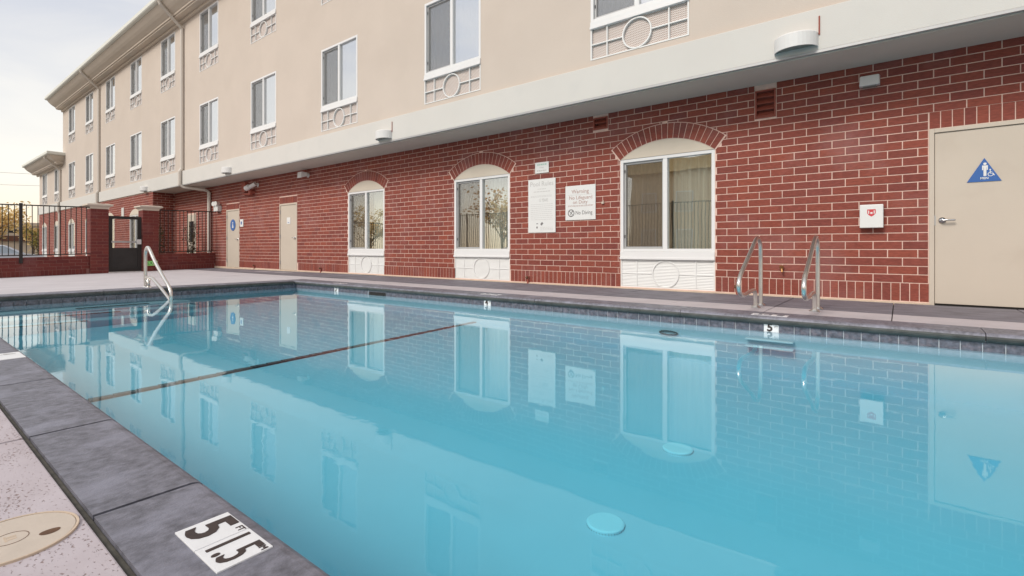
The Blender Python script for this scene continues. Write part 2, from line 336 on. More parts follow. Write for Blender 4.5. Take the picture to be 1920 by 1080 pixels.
class MB:
    """collects shapes (world coordinates); build() links them as ONE mesh object"""
    def __init__(s): s.v = []; s.f = []; s.m = []
    def add(s, vs, fs, m=0):
        b = len(s.v); s.v += [tuple(p) for p in vs]; s.f += [tuple(i+b for i in f) for f in fs]; s.m += [m]*len(fs); return s
    def box(s, x0, x1, y0, y1, z0, z1, m=0):
        if x0 > x1: x0, x1 = x1, x0
        if y0 > y1: y0, y1 = y1, y0
        if z0 > z1: z0, z1 = z1, z0
        return s.add([(x0,y0,z0),(x1,y0,z0),(x1,y1,z0),(x0,y1,z0),(x0,y0,z1),(x1,y0,z1),(x1,y1,z1),(x0,y1,z1)],
                     [(3,2,1,0),(4,5,6,7),(0,1,5,4),(1,2,6,5),(2,3,7,6),(3,0,4,7)], m)
    def quad(s, a, b, c, d, m=0): return s.add([a, b, c, d], [(0,1,2,3)], m)
    def prism_y(s, pts, y0, y1, m=0):
        """outline (x,z) counter-clockwise seen from -Y, extruded from y0 (front) to y1"""
        n = len(pts)
        vs = [(x, y0, z) for x, z in pts]+[(x, y1, z) for x, z in pts]
        fs = [tuple(range(n)), tuple(range(2*n-1, n-1, -1))]+[(i, i+n, (i+1) % n+n, (i+1) % n) for i in range(n)]
        return s.add(vs, fs, m)
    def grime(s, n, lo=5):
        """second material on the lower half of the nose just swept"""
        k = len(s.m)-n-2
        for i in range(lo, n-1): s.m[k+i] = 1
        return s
    def extr_x(s, pts, x0, x1, m=0, cap=True):
        """profile (y,z) swept along X"""
        n = len(pts)
        vs = [(x0, y, z) for y, z in pts]+[(x1, y, z) for y, z in pts]
        fs = [(i, (i+1) % n, (i+1) % n+n, i+n) for i in range(n)]
        if cap: fs += [tuple(range(n-1, -1, -1)), tuple(range(n, 2*n))]
        return s.add(vs, fs, m)
    def extr_y(s, pts, y0, y1, m=0):
        n = len(pts)
        vs = [(x, y0, z) for x, z in pts]+[(x, y1, z) for x, z in pts]
        fs = [(i, (i+1) % n, (i+1) % n+n, i+n) for i in range(n)]+[tuple(range(n-1, -1, -1)), tuple(range(n, 2*n))]
        return s.add(vs, fs, m)
    def tube(s, path, r, n=10, m=0, cap=True):
        path = [Vector(p) for p in path]; rs = r if isinstance(r, (list, tuple)) else [r]*len(path)
        vs = []; fs = []; ref = None
        for i, p in enumerate(path):
            d = (path[min(i+1, len(path)-1)]-path[max(i-1, 0)]).normalized()
            if ref is None: ref = d.orthogonal().normalized()
            ref = (ref-d*ref.dot(d)).normalized(); bi = d.cross(ref)
            for k in range(n):
                a = 2*math.pi*k/n; vs.append(p+(ref*math.cos(a)+bi*math.sin(a))*rs[i])
        for i in range(len(path)-1):
            for k in range(n):
                fs.append((i*n+k, i*n+(k+1) % n, (i+1)*n+(k+1) % n, (i+1)*n+k))
        if cap: fs += [tuple(range(n-1, -1, -1)), tuple(range((len(path)-1)*n, len(path)*n))]
        return s.add(vs, fs, m)
    def disc_z(s, cx, cy, z0, z1, r, n=40, m=0, r2=None):
        r2 = r2 or r
        vs = [(cx+r*math.cos(2*math.pi*k/n), cy+r*math.sin(2*math.pi*k/n), z0) for k in range(n)]
        vs += [(cx+r2*math.cos(2*math.pi*k/n), cy+r2*math.sin(2*math.pi*k/n), z1) for k in range(n)]
        fs = [tuple(range(n-1, -1, -1)), tuple(range(n, 2*n))]+[(k, (k+1) % n, (k+1) % n+n, k+n) for k in range(n)]
        return s.add(vs, fs, m)
    def ring_y(s, cx, cz, r0, r1, y0, y1, n=40, a0=0, a1=2*math.pi, m=0):
        closed = abs(a1-a0-2*math.pi) < 1e-6; k_ = n if closed else n+1
        vs = []
        for k in range(k_):
            a = a0+(a1-a0)*k/n; c, si = math.cos(a), math.sin(a)
            vs += [(cx+r0*c, y0, cz+r0*si), (cx+r1*c, y0, cz+r1*si), (cx+r1*c, y1, cz+r1*si), (cx+r0*c, y1, cz+r0*si)]
        fs = []
        for k in range(n):
            i = k*4; j = ((k+1) % k_)*4
            fs += [(i, i+1, j+1, j), (i+1, i+2, j+2, j+1), (i+2, i+3, j+3, j+2), (i+3, i, j, j+3)]
        if not closed: fs += [(3,2,1,0), tuple(range((k_-1)*4, k_*4))]
        return s.add(vs, fs, m)
    def mesh(s, name, mats, off=Vector((0,0,0)), smooth=False):
        me = bpy.data.meshes.new(name)
        me.from_pydata([(p[0]-off.x, p[1]-off.y, p[2]-off.z) for p in s.v], [], s.f)
        for mt in (mats if isinstance(mats, (list, tuple)) else [mats]): me.materials.append(M[mt] if isinstance(mt, str) else mt)
        me.polygons.foreach_set('material_index', s.m)
        bm = bmesh.new(); bm.from_mesh(me); bmesh.ops.recalc_face_normals(bm, faces=bm.faces); bm.to_mesh(me); bm.free()
        if smooth: me.polygons.foreach_set('use_smooth', [True]*len(me.polygons))
        me.update(); return me
    def build(s, name, mats, parent=None, loc=None, smooth=False, bevel=0.0):
        L = Vector(loc) if loc is not None else (wl(parent) if parent is not None else Vector((0,0,0)))
        me = s.mesh(name, mats, L, smooth)
        o = bpy.data.objects.new(name, me); col.objects.link(o); WLOC[o] = L
        if parent is not None: o.parent = parent; o.location = L-wl(parent)
        else: o.location = L
        if bevel:
            bm = bmesh.new(); bm.from_mesh(me)
            bmesh.ops.bevel(bm, geom=[e_ for e_ in bm.edges if len(e_.link_faces) == 2 and e_.calc_face_angle(0) > 0.6], offset=bevel, segments=2, affect='EDGES', profile=0.5)
            bm.to_mesh(me); bm.free(); me.update()
        return o
def inst(name, me, parent, loc, scale=None, rot=None):
    o = bpy.data.objects.new(name, me); col.objects.link(o); o.parent = parent
    o.location = Vector(loc)-wl(parent); WLOC[o] = Vector(loc)
    if scale: o.scale = scale
    if rot: o.rotation_euler = rot
    return o
def copy_tree(o, parent=None, shift=None):
    c = o.copy(); col.objects.link(c); WLOC[c] = WLOC[o].copy()
    if parent is not None: c.parent = parent
    if shift is not None: c.location = o.location+Vector(shift); WLOC[c] = WLOC[o]+Vector(shift)
    for ch in list(o.children): copy_tree(ch, c)
    return c

def text(body, size, loc, rot, parent, mt, bold=0.0, align='CENTER', xs=1.0, name='lettering', ext=0.0008):
    cu = bpy.data.curves.new(name, 'FONT'); cu.body = body; cu.size = size; cu.align_x = align; cu.align_y = 'CENTER'
    cu.extrude = ext; cu.offset = bold; cu.resolution_u = 3
    to = bpy.data.objects.new('tmp', cu); col.objects.link(to)
    dg = bpy.context.evaluated_depsgraph_get(); dg.update()
    me = bpy.data.meshes.new_from_object(to.evaluated_get(dg)); me.name = name
    bpy.data.objects.remove(to)
    me.materials.clear(); me.materials.append(M[mt])
    for p in me.polygons: p.material_index = 0
    o = inst(name, me, parent, loc); o.rotation_euler = rot; o.scale = (xs, 1, 1)
    return o
WALLROT = (R(90), 0, 0)

def smooth_path(pts, k=6):
    pts = [Vector(p) for p in pts]; out = []
    for i in range(len(pts)-1):
        p0 = pts[max(i-1, 0)]; p1 = pts[i]; p2 = pts[i+1]; p3 = pts[min(i+2, len(pts)-1)]
        for j in range(k):
            t = j/k
            out.append(0.5*((2*p1)+(p2-p0)*t+(2*p0-5*p1+4*p2-p3)*t*t+(3*p1-p0-3*p2+p3)*t**3))
    out.append(pts[-1]); return out

# unit brick (centred, 1 x 1 x 1 before scale would distort the arris, so one mesh per size)
_bm = {}
def brick_mesh(wd, ht, dp, mt, axis='y', name='brick'):
    key = (round(wd, 3), round(ht, 3), round(dp, 3), mt, axis)
    if key not in _bm:
        c = 0.0016; hw, hh = wd/2, ht/2
        f = [(-hw+c, -hh+c), (hw-c, -hh+c), (hw-c, hh-c), (-hw+c, hh-c)]
        bk = [(-hw, -hh), (hw, -hh), (hw, hh), (-hw, hh)]
        vs = [(u, -dp, z) for u, z in f]+[(u, -dp+c, z) for u, z in bk]+[(u, 0.004, z) for u, z in bk]
        fs = [(0,1,2,3)]+[(i, i+4, (i+1) % 4+4, (i+1) % 4) for i in range(4)]+[(i+4, i+8, (i+1) % 4+8, (i+1) % 4+4) for i in range(4)]
        if axis == 'x': vs = [(-y, x_, z) for x_, y, z in vs]          # faces +X
        if axis == '-x': vs = [(y, -x_, z) for x_, y, z in vs]
        if axis == '+y': vs = [(-x_, -y, z) for x_, y, z in vs]
        _bm[key] = MB().add(vs, fs).mesh(name, mt)
    return _bm[key]
def add_mesh(mb, me, loc):
    mb.add([Vector(v.co)+Vector(loc) for v in me.vertices], [tuple(p.vertices) for p in me.polygons])

def layout(u0, u1, z0, rows, mod, hgt, phase, holes=(), arches=(), jt=0.0102):
    """running bond cells cut round holes (u0,u1,z0,z1) and arches (uc, zc, r)"""
    out = []
    for r_ in range(rows):
        za, zb = z0+r_*hgt+jt/2, z0+(r_+1)*hgt-jt/2
        off = phase+(mod/2 if r_ % 2 else 0)
        k = math.floor((u0-off)/mod)
        while off+k*mod < u1:
            segs = [(max(u0, off+k*mod+jt/2), min(u1, off+(k+1)*mod-jt/2))]; k += 1
            cuts = [(a-jt, b+jt) for a, b, c, d in holes if zb > c+0.004 and za < d-0.004]
            for uc, zc, ra, zmin in arches:
                if zb > zmin and za < zc+ra:
                    zz = min(max(zb, zmin), zc+ra-0.001); dz = zz-zc
                    if abs(dz) < ra:
                        h = min(math.sqrt(ra*ra-dz*dz)-0.012, 0.765+max(0.0, (zz-2.155)*0.795)); cuts.append((uc-h, uc+h))
            for a, b in cuts:
                ns = []
                for s0, s1 in segs:
                    if b <= s0 or a >= s1: ns.append((s0, s1)); continue
                    if a > s0: ns.append((s0, a))
                    if b < s1: ns.append((b, s1))
                segs = ns
            for s0, s1 in segs:
                if s1-s0 > 0.018: out.append(((s0+s1)/2, (za+zb)/2, s1-s0, zb-za))
    return out
CF = Vector((-0.6161, 0.7877, 0)); CR = Vector((0.7877, 0.6161, 0))
def proj(p):
    d = Vector(p)-cam.location; z = d.dot(CF)
    if z < 0.2: return None
    return (960+930*d.dot(CR)/z, 466.5-930*d.z/z, z)
def lay_bricks(cells, place, parent, mt, axis, dp=0.0045, name='brick', limit=300):
    """place(u,z)->world. The largest in view become objects, the rest one stuff mesh"""
    sc = []
    for c in cells:
        p = proj(place(c[0], c[1])); s_ = 0
        if p and -40 < p[0] < 1960 and -30 < p[1] < 1110: s_ = c[2]*c[3]/(p[2]*p[2])
        sc.append(s_)
    order = sorted(range(len(cells)), key=lambda i: -sc[i])
    rest = MB()
    for j, i in enumerate(order):
        u, z, wd, ht = cells[i]
        d = dp+random.choice((-0.0010, -0.0004, 0, 0.0005, 0.0012))
        me = brick_mesh(round(wd, 3), ht, round(d, 4), mt, axis, name)
        if j < limit and sc[i] > 0: inst(name, me, parent, place(u, z))
        else: add_mesh(rest, me, place(u, z))
    if rest.v:
        o = rest.build(name, mt, parent); o['kind'] = 'stuff'

def wall_holes(mb, x0, x1, z0, z1, y, holes, depth=0.1, m=0):
    xs = sorted({x0, x1, *[h for q in holes for h in q[:2] if x0 < h < x1]}); zs = sorted({z0, z1, *[h for q in holes for h in q[2:] if z0 < h < z1]})
    for i in range(len(xs)-1):
        for j in range(len(zs)-1):
            cx, cz = (xs[i]+xs[i+1])/2, (zs[j]+zs[j+1])/2
            if any(a < cx < b and c < cz < d for a, b, c, d in holes): continue
            mb.quad((xs[i], y, zs[j]), (xs[i+1], y, zs[j]), (xs[i+1], y, zs[j+1]), (xs[i], y, zs[j+1]), m)
    for a, b, c, d in holes:
        y1 = y+depth
        mb.quad((a, y, c), (a, y1, c), (a, y1, d), (a, y, d), m); mb.quad((b, y, c), (b, y1, c), (b, y1, d), (b, y, d), m)
        mb.quad((a, y, c), (b, y, c), (b, y1, c), (a, y1, c), m); mb.quad((a, y, d), (b, y, d), (b, y1, d), (a, y1, d), m)

# ------------------------------------------------------------------ ground, deck, pool
WY = 7.712                     # brick wall plane
GZ = -0.6
gm = MB()                       # one sheet to the horizon with the pit of the pool cut out
gxs, gys = (-600, -10.5, 5.6, 600), (-600, 0.2, 5.7, 600)
for i in range(3):
    for j in range(3):
        if i == 1 and j == 1: continue
        gm.quad((gxs[i], gys[j], GZ), (gxs[i+1], gys[j], GZ), (gxs[i+1], gys[j+1], GZ), (gxs[i], gys[j+1], GZ))
tag(gm.build('ground', 'asphalt'), kind='structure')

PX0, PX1 = -9.90, 5.0          # pool (lip to lip)
PY0, PY1 = 0.585, 5.335
WATER = -0.145
def deck_z(x_, y_):
    t = min(1, max(0, (-10.3-x_)/9.7)); return -t*(0.045+(WY-y_)*0.0215)
deck = empty('pool_deck'); deck['kind'] = 'structure'
# sub-base under the slabs (seen only as the dark line in the joints)
sb = MB(); sb.box(-10.31, 6, 5.70, WY+0.1, -0.5, -0.03); sb.box(-10.31, 6, -2.6, 0.33, -0.5, -0.03)
sb.build('deck_base', 'joint', deck)
def slab(x0, x1, y0, y1, mt, j=0.008, name='deck_slab'):
    return MB().box(x0+j/2, x1-j/2, y0+j/2, y1-j/2, -0.1, 0.0+random.uniform(-0.0015, 0.0015)).build(name, mt, deck, loc=((x0+x1)/2, (y0+y1)/2, 0), bevel=0.004)
xj = [-10.30]+[-0.06-1.07*k for k in range(9, -1, -1)]+[1.01, 2.08, 3.15, 4.22, 6.0]
for a, b in zip(xj[:-1], xj[1:]):
    slab(a, b, 5.735, 6.32, 'pinkplain'); slab(a, b, 6.32, WY-0.035, 'greydeck')
xn = [-10.30, -9.4, -8.2, -7.0, -5.8, -4.6, -3.44, -2.42, -1.2, 0.0, 1.2, 2.4, 3.6, 6.0]
for a, b in zip(xn[:-1], xn[1:]):
    slab(a, b, -0.9, 0.318, 'pink'); slab(a, b, -2.6, -0.9, 'pink')
# far-left deck, drains away from the building
ld = MB(); nx, ny = 10, 8
for i in range(nx):
    for j in range(ny):
        xa, xb = -20.4+(10.1)*i/nx, -20.4+(10.1)*(i+1)/nx; ya, yb = -2.6+(WY+2.6)*j/ny, -2.6+(WY+2.6)*(j+1)/ny
        ld.quad(*[(p, q, deck_z(p, q)) for p, q in ((xa, ya), (xb, ya), (xb, yb), (xa, yb))])
ld.build('deck_slab', 'paledeck', deck)
sk = MB(); sk.box(-20.4, -10.3, -2.6, -2.62, GZ, -0.25); sk.box(-20.42, -20.4, -2.6, WY, GZ, -0.27); sk.build('deck_edge', 'paledeck', deck)
gs = MB(); gs.quad((-20.0, 6.75, deck_z(-20, 6.75)+0.004), (-10.3, 6.32, 0.004), (-10.3, WY-0.035, 0.004), (-20.0, WY-0.035, deck_z(-20, WY)+0.004))
gs.build('deck_slab', 'greydeck', deck)
cb = MB(); cb.box(-24.1, 0.28, WY-0.035, WY-0.001, -0.3, 0.016); cb.build('curb', 'curb', deck)

pool = empty('pool', (PX0, PY0, 0)); pool['kind'] = 'structure'
FX = [(-10.2, -0.44, -0.36), (-4.9, -0.51, -0.41), (-3.0, -0.78, -0.48), (-1.2, -1.03, -0.56), (5.2, -1.10, -0.60)]   # x, floor at the near side, floor at the far side: raised and dished to stand in for refraction, deeper to the right
bs = MB(); ya, yb = PY0-0.045, PY1+0.045
def floor_z(x_, y_):
    for (a, na, fa), (b, nb, fb) in zip(FX[:-1], FX[1:]):
        if x_ <= b or b == FX[-1][0]:
            t = min(1, max(0, (x_-a)/(b-a))); n_, f_ = na+(nb-na)*t, fa+(fb-fa)*t
            v = min(1, max(0, (y_-ya)/(yb-ya))); return n_+(f_-n_)*v
gxk = [-10.2+0.4*i for i in range(39)]; gyk = [ya-0.2+(yb-ya+0.4)*j/10 for j in range(11)]
for i in range(38):
    for j in range(10):
        bs.quad(*[(p, q, floor_z(p, q)) for p, q in ((gxk[i], gyk[j]), (gxk[i+1], gyk[j]), (gxk[i+1], gyk[j+1]), (gxk[i], gyk[j+1]))])
bs.box(PX0-0.3, PX1+0.3, yb+0.006, yb+0.3, -1.6, -0.10); bs.box(PX0-0.3, PX1+0.3, ya-0.3, ya-0.006, -1.6, -0.10)
bs.box(PX0-0.35, PX0-0.045, ya-0.3, yb+0.3, -1.6, -0.10); bs.box(PX1+0.045, PX1+0.35, ya-0.3, yb+0.3, -1.6, -0.10)
bs.build('basin', 'plaster', pool)
# steps at the shallow end with a dark edge strip each
for k, (xe, zt) in enumerate(((-9.55, -0.22), (-9.22, -0.28), (-8.88, -0.34))):
    st = MB().box(PX0-0.04, xe, ya, 3.3, -1.2, zt).build('step', 'plaster', pool, bevel=0.015)
for k, (xa, ya_, xb, yb_, zt) in enumerate(((-9.55, 1.25, -8.9, 1.45, -0.2),)): pass
for xe, yy, zt in ((-9.55, 2.25, -0.22), (-9.22, 1.80, -0.28), (-8.88, 1.35, -0.34)):
    MB().box(xe-0.06, xe-0.004, yy-0.45, yy+0.45, zt+0.001, zt+0.006).build('step_strip', 'lanetile', pool)
# dark tile line across the floor where it starts to fall
for k in range(32):
    y0_ = ya+k*(yb-ya)/32
    zf = floor_z(-4.9, y0_+0.08)
    MB().box(-4.93, -4.87, y0_+0.004, y0_+(yb-ya)/32-0.004, zf-0.03, zf+0.008).build('lane_tile', 'lanetile', pool)
# waterline tiles
TW = 0.1308; TZ0, TZ1 = -0.152, -0.082
gr = MB(); gr.box(PX0-0.06, PX1, yb, yb+0.02, TZ0-0.004, TZ1+0.02); gr.box(PX0-0.06, PX0-0.045, ya, yb, TZ0-0.004, TZ1+0.02); gr.box(PX0, PX1, ya-0.02, ya, TZ0-0.004, TZ1+0.02)
gr.build('grout_band', 'grout', pool)
tm = MB().box(-TW/2+0.003, TW/2-0.003, -0.005, 0.004, TZ0+0.003, TZ1+0.012).mesh('waterline_tile', 'tile')
tmx = MB().box(-0.004, 0.005, -TW/2+0.003, TW/2-0.003, TZ0+0.003, TZ1+0.012).mesh('waterline_tile', 'tile')
markers = {-0.9898: '5', -4.652: '4', -8.445: '3'}
k = 0; xt = -0.009-TW/2-TW*75
mk_pos = []
while xt < PX1-TW:
    near = [m_ for m_ in markers if abs(m_-xt) < TW*0.51]
    skim = -7.43 < xt < -6.95
    if near and xt not in mk_pos: mk_pos.append((xt, markers[near[0]]))
    elif not skim and xt > PX0-0.04: inst('waterline_tile', tm, pool, (xt, yb, 0))
    if xt > -4 and xt > PX0: pass
    xt += TW
yt = ya+TW/2
while yt < yb:
    inst('waterline_tile', tmx, pool, (PX0-0.045, yt, 0)); yt += TW
xt = PX0+TW/2; nb_ = MB()
while xt < PX1-TW:
    nb_.box(xt-TW/2+0.003, xt+TW/2-0.003, ya-0.004, ya+0.005, TZ0+0.003, TZ1+0.012); xt += TW
o = nb_.build('waterline_tile', 'tile', pool); o['kind'] = 'stuff'
for xt, ch in mk_pos:
    t_ = MB().box(xt-TW/2+0.002, xt+TW/2-0.002, yb-0.006, yb+0.003, TZ0+0.003, TZ1+0.012).build('depth_marker_tile', 'markerwhite', pool)
    text(ch, 0.105, (xt-0.012, yb-0.0075, -0.108), WALLROT, t_, 'numeral', bold=0.004, name='numeral')
    text('FT', 0.03, (xt+0.044, yb-0.0075, -0.098), WALLROT, t_, 'ink', name='lettering')
# skimmer mouth
s_ = MB(); s_.box(-7.43, -6.95, yb-0.006, yb+0.004, -0.096, -0.082); s_.box(-7.445, -7.425, yb-0.007, yb+0.004, TZ0, -0.082); s_.box(-6.955, -6.935, yb-0.007, yb+0.004, TZ0, -0.082)
so = s_.build('skimmer', 'tile', pool)
MB().box(-7.42, -6.96, yb-0.003, yb+0.001, TZ0, -0.098).build('skimmer_opening', 'dark', so)
rp = [(-2.01+0.10*math.cos(2*math.pi*k/24), yb-0.012, -0.262+0.020*math.sin(2*math.pi*k/24)) for k in range(25)]
MB().tube(rp, 0.008, 6).build('return_fitting', 'lanetile', pool)
# coping slabs with a bullnose lip
def nose(l0, l1, sgn):
    """profile across the slab: l0 = lip, l1 = outer edge, going sgn"""
    pts = [(l1, -0.09), (l1, 0.003)]
    for k in range(9):
        a = math.pi/2+k*math.pi/8
        pts.append((l0-sgn*(-0.040)+sgn*0.040*math.cos(a)*1.0, -0.037+0.040*math.sin(a)))
    pts += [(l0+sgn*0.06, -0.080), (l0+sgn*0.06, -0.09)]
    return pts
cj = [-10.29, -8.6, -6.2, -3.8, -1.87, 0.53, 2.93, 5.4]
for a, b in zip(cj[:-1], cj[1:]):
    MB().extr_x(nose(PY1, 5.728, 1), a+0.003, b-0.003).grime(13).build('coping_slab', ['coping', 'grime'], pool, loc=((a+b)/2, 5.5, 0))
cn_ = [-10.29, -8.95, -8.0, -7.1, -6.2, -5.3, -4.36, -3.415, -2.41, -1.572, -0.66, 0.25, 1.2, 2.1, 3.0, 4.0, 5.4]
for a, b in zip(cn_[:-1], cn_[1:]):
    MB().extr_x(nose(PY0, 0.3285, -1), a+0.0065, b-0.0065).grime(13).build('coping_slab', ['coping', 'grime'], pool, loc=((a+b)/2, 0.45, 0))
cs = [0.60, 2.2, 3.8, 5.32]
for a, b in zip(cs[:-1], cs[1:]):
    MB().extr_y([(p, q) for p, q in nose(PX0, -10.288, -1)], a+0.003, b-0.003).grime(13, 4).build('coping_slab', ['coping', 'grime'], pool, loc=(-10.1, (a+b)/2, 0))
jf = MB(); jf.box(-10.3, 5.4, 0.3145, 0.3275, -0.1, -0.008); jf.box(-10.3, 5.4, 0.33, 0.50, -0.09, -0.012); jf.box(-10.3, 5.4, 5.42, 5.735, -0.09, -0.006)
jf.build('joint_filler', 'joint', pool)
# depth marker set in the near coping: 5 FT / 1.5 M
dm = MB(); dm.box(-1.324, -1.2095, 0.424, 0.539, 0.0, 0.0065); dm.box(-1.2075, -1.093, 0.424, 0.539, 0.0, 0.0065)
dmo = dm.build('depth_marker', 'markerwhite', pool, loc=(-1.208, 0.48, 0), bevel=0.001)
text('5', 0.138, (-1.276, 0.479, 0.0072), (0, 0, 0), dmo, 'numeral', bold=0.0035, name='numeral', xs=1.0)
text('FT', 0.022, (-1.222, 0.525, 0.0072), (0, 0, 0), dmo, 'numeral', name='lettering')
text('1.5', 0.132, (-1.156, 0.479, 0.0072), (0, 0, 0), dmo, 'numeral', bold=0.0012, name='numeral', xs=0.62)
text('M', 0.022, (-1.103, 0.522, 0.0072), (0, 0, 0), dmo, 'numeral', name='lettering')
dm = MB(); dm.box(-4.44, -4.315, 0.432, 0.556, 0.0, 0.0065); dm.box(-4.312, -4.187, 0.432, 0.556, 0.0, 0.0065)
dmo = dm.build('depth_marker', 'markerwhite', pool, loc=(-4.31, 0.49, 0))
text('4', 0.106, (-4.385, 0.49, 0.0072), (0, 0, 0), dmo, 'inkgrey', bold=0.001, name='numeral')
for xm, ch in ((-1.02, '5 FT'), (-4.66, '4 FT'), (-8.45, '3 FT')):
    dmo = MB().box(xm-0.16, xm+0.16, 5.41, 5.52, 0.0, 0.0065).build('depth_marker', 'markerwhite', pool, loc=(xm, 5.46, 0))
    text(ch, 0.115, (xm, 5.465, 0.0072), (0, 0, R(180)), dmo, 'coping', bold=0.006, name='lettering', xs=1.2)

wt = MB().box(PX0-0.2, PX1+0.2, PY0-0.1, PY1+0.2, -1.5, WATER)
wo_ = wt.build('pool_water', 'water'); wo_['kind'] = 'structure'

for (dx, dy, dz), lab in (((-1.225, 3.45, floor_z(-1.225, 3.45)-0.012), 'round white drain cover on the pool floor farther from the camera'), ((-1.262, 2.44, floor_z(-1.262, 2.44)-0.012), 'round white drain cover on the pool floor nearer the camera')):
    d = thing('drain_cover', lab, 'drain cover', (dx, dy, dz), 'main drains on the pool floor')
    b = MB(); b.disc_z(dx, dy, dz, dz+0.026, 0.102, 48); b.disc_z(dx, dy, dz+0.0262, dz+0.031, 0.102, 48, r2=0.092)
    b.build('cover', 'drain', d)
    rb = MB()
    for q in range(40):
        a = 2*math.pi*q/40; rb.box(dx+0.1025*math.cos(a)-0.0016, dx+0.1025*math.cos(a)+0.0016, dy+0.1025*math.sin(a)-0.0016, dy+0.1025*math.sin(a)+0.0016, dz+0.014, dz+0.019)
    rb.build('slot', 'lanetile', d)

# ------------------------------------------------------------------ hotel building
H = thing('hotel_building', 'long tan stucco hotel block over a red brick ground floor beside the pool', 'building', (-20, WY, 0))
SY = 6.97                      # upper stucco plane
UPX = [-3.09-3.88*k for k in range(0, 10)]
LOWX = [-41.85, -45.6]
ALLX = [4.67, 0.79]+UPX        # the row goes on to the right, out of frame
R2, R3 = 3.645, 6.865          # bottom of the grilles, second and third floor
WH = 0.775
holes = []
for c in ALLX:
    for z in (R2, R3): holes.append((c-WH, c+WH, z, z+2.075))
uw = MB(); wall_holes(uw, -40.3, 8, 3.45, 9.3, SY, holes, 0.12)
wall_holes(uw, -47.4, -40.3, 3.45, 6.0, SY, [(c-WH, c+WH, R2, R2+2.075) for c in LOWX], 0.12)
uw.quad((-40.3, SY, 6.0), (-40.3, 22, 6.0), (-40.3, 22, 9.7), (-40.3, SY, 9.7)); uw.quad((-47.4, SY, -0.6), (-47.4, 22, -0.6), (-47.4, 22, 6.3), (-47.4, SY, 6.3))
uw.quad((8, SY, 3.0), (8, 22, 3.0), (8, 22, 9.7), (8, SY, 9.7)); uw.quad((-47.4, 22, -0.6), (8, 22, -0.6), (8, 22, 9.7), (-47.4, 22, 9.7))
uw.build('upper_wall', 'stucco', H)
rf = MB(); rf.box(-40.3, 8, 6.4, 22, 9.72, 9.80); rf.box(-47.4, -40.3, 6.5, 22, 6.42, 6.5); rf.build('roof', 'roof', H)
fl = MB(); fl.box(-47.3, 8, SY+0.5, 21.9, 3.03, 3.3); fl.box(-40.2, 8, SY+0.5, 21.9, 6.3, 6.45); fl.build('floor_slab', 'dark', H)
# cornice profiles: (offset out from wall, z above base, material)
CP = [(0, 0), (0.30, 0), (0.30, 0.05), (0.345, 0.05), (0.345, 0.11), (0.38, 0.13), (0.42, 0.16), (0.50, 0.21), (0.58, 0.28), (0.66, 0.37), (0.70, 0.43), (0.70, 0.45)]
GP = [(0.70, 0.455), (0.80, 0.465), (0.83, 0.50), (0.83, 0.63), (0.78, 0.65), (0.0, 0.74)]
def cornice(x0, x1, zb, wrap):
    c = MB(); g_ = MB()
    for prof, mb in ((CP, c), (GP, g_)):
        for (o0, z0), (o1, z1) in zip(prof[:-1], prof[1:]):
            e0, e1 = (x1+o0, x1+o1) if wrap else (x1, x1)
            mb.quad((x0, SY-o0, zb+z0), (e0, SY-o0, zb+z0), (e1, SY-o1, zb+z1), (x0, SY-o1, zb+z1))
            if wrap: mb.quad((e0, SY-o0, zb+z0), (e0, SY+0.02, zb+z0), (e1, SY+0.02, zb+z1), (e1, SY-o1, zb+z1))
        n_ = len(prof); mb.add([(x0, SY-o_, zb+z) for o_, z in prof]+[(x0, SY, zb+prof[-1][1])], [tuple(range(n_+1))])
    co = c.build('cornice', 'cornice', H); g_.build('gutter', 'gutter', co)
    MB().box(x0, x1, SY-0.085, SY-0.002, zb-0.10, zb-0.003).build('trim', 'cornice', co)
cornice(-40.3, 8, 9.10, False)
cornice(-47.9, -40.45, 5.82, True)
# fascia band and soffit over the recessed ground floor
FY = 6.90
fb = MB(); fb.box(-47.4, 8, FY, SY+0.3, 3.03, 3.53); fb.build('fascia_band', 'fascia', H, bevel=0.008)
MB().box(-24.12, 8, FY+0.05, WY+0.2, 2.985, 3.028).build('soffit', 'soffit', H)
MB().box(-24.12, 8, FY-0.004, FY+0.05, 3.0, 3.03).build('drip_edge', 'sash', H)

# --- windows
def curtain_mesh(x0, x1, z0, z1, mt, amp=0.022, wl_=0.11, seed=1):
    rnd = random.Random(seed); n = int((x1-x0)/0.014); vs = []; ph = 0
    for i in range(n+1):
        t = i/n; ph += 2*math.pi*0.014/wl_*rnd.uniform(0.5, 1.5)
        y = amp*math.sin(ph)
        vs += [(x0+(x1-x0)*t, y, z0), (x0+(x1-x0)*t+0.01*math.sin(ph*0.3), y*0.7, z1)]
    return MB().add(vs, [(2*i, 2*i+2, 2*i+3, 2*i+1) for i in range(n)]).mesh('curtain', mt, smooth=True)
def ring_grille(mb, hw, h, y0, y1, b=0.0085):
    zc = h/2; rr = h*0.47
    mb.box(-hw, -hw+0.022, y0, y1, 0, h); mb.box(hw-0.022, hw, y0, y1, 0, h); mb.box(-hw+0.022, hw-0.022, y0, y1, 0, 0.018); 
    for sx in (-1, 1):
        xv = sx*hw*0.63
        mb.box(xv-b, xv+b, y0+0.001, y1, 0.022, h)
        mb.box(min(sx*rr, sx*(hw-0.022)), max(sx*rr, sx*(hw-0.022)), y0+0.003, y1, zc-b, zc+b)
    mb.ring_y(0, zc, rr-0.014, rr+0.005, y0-0.004, y1, 36)
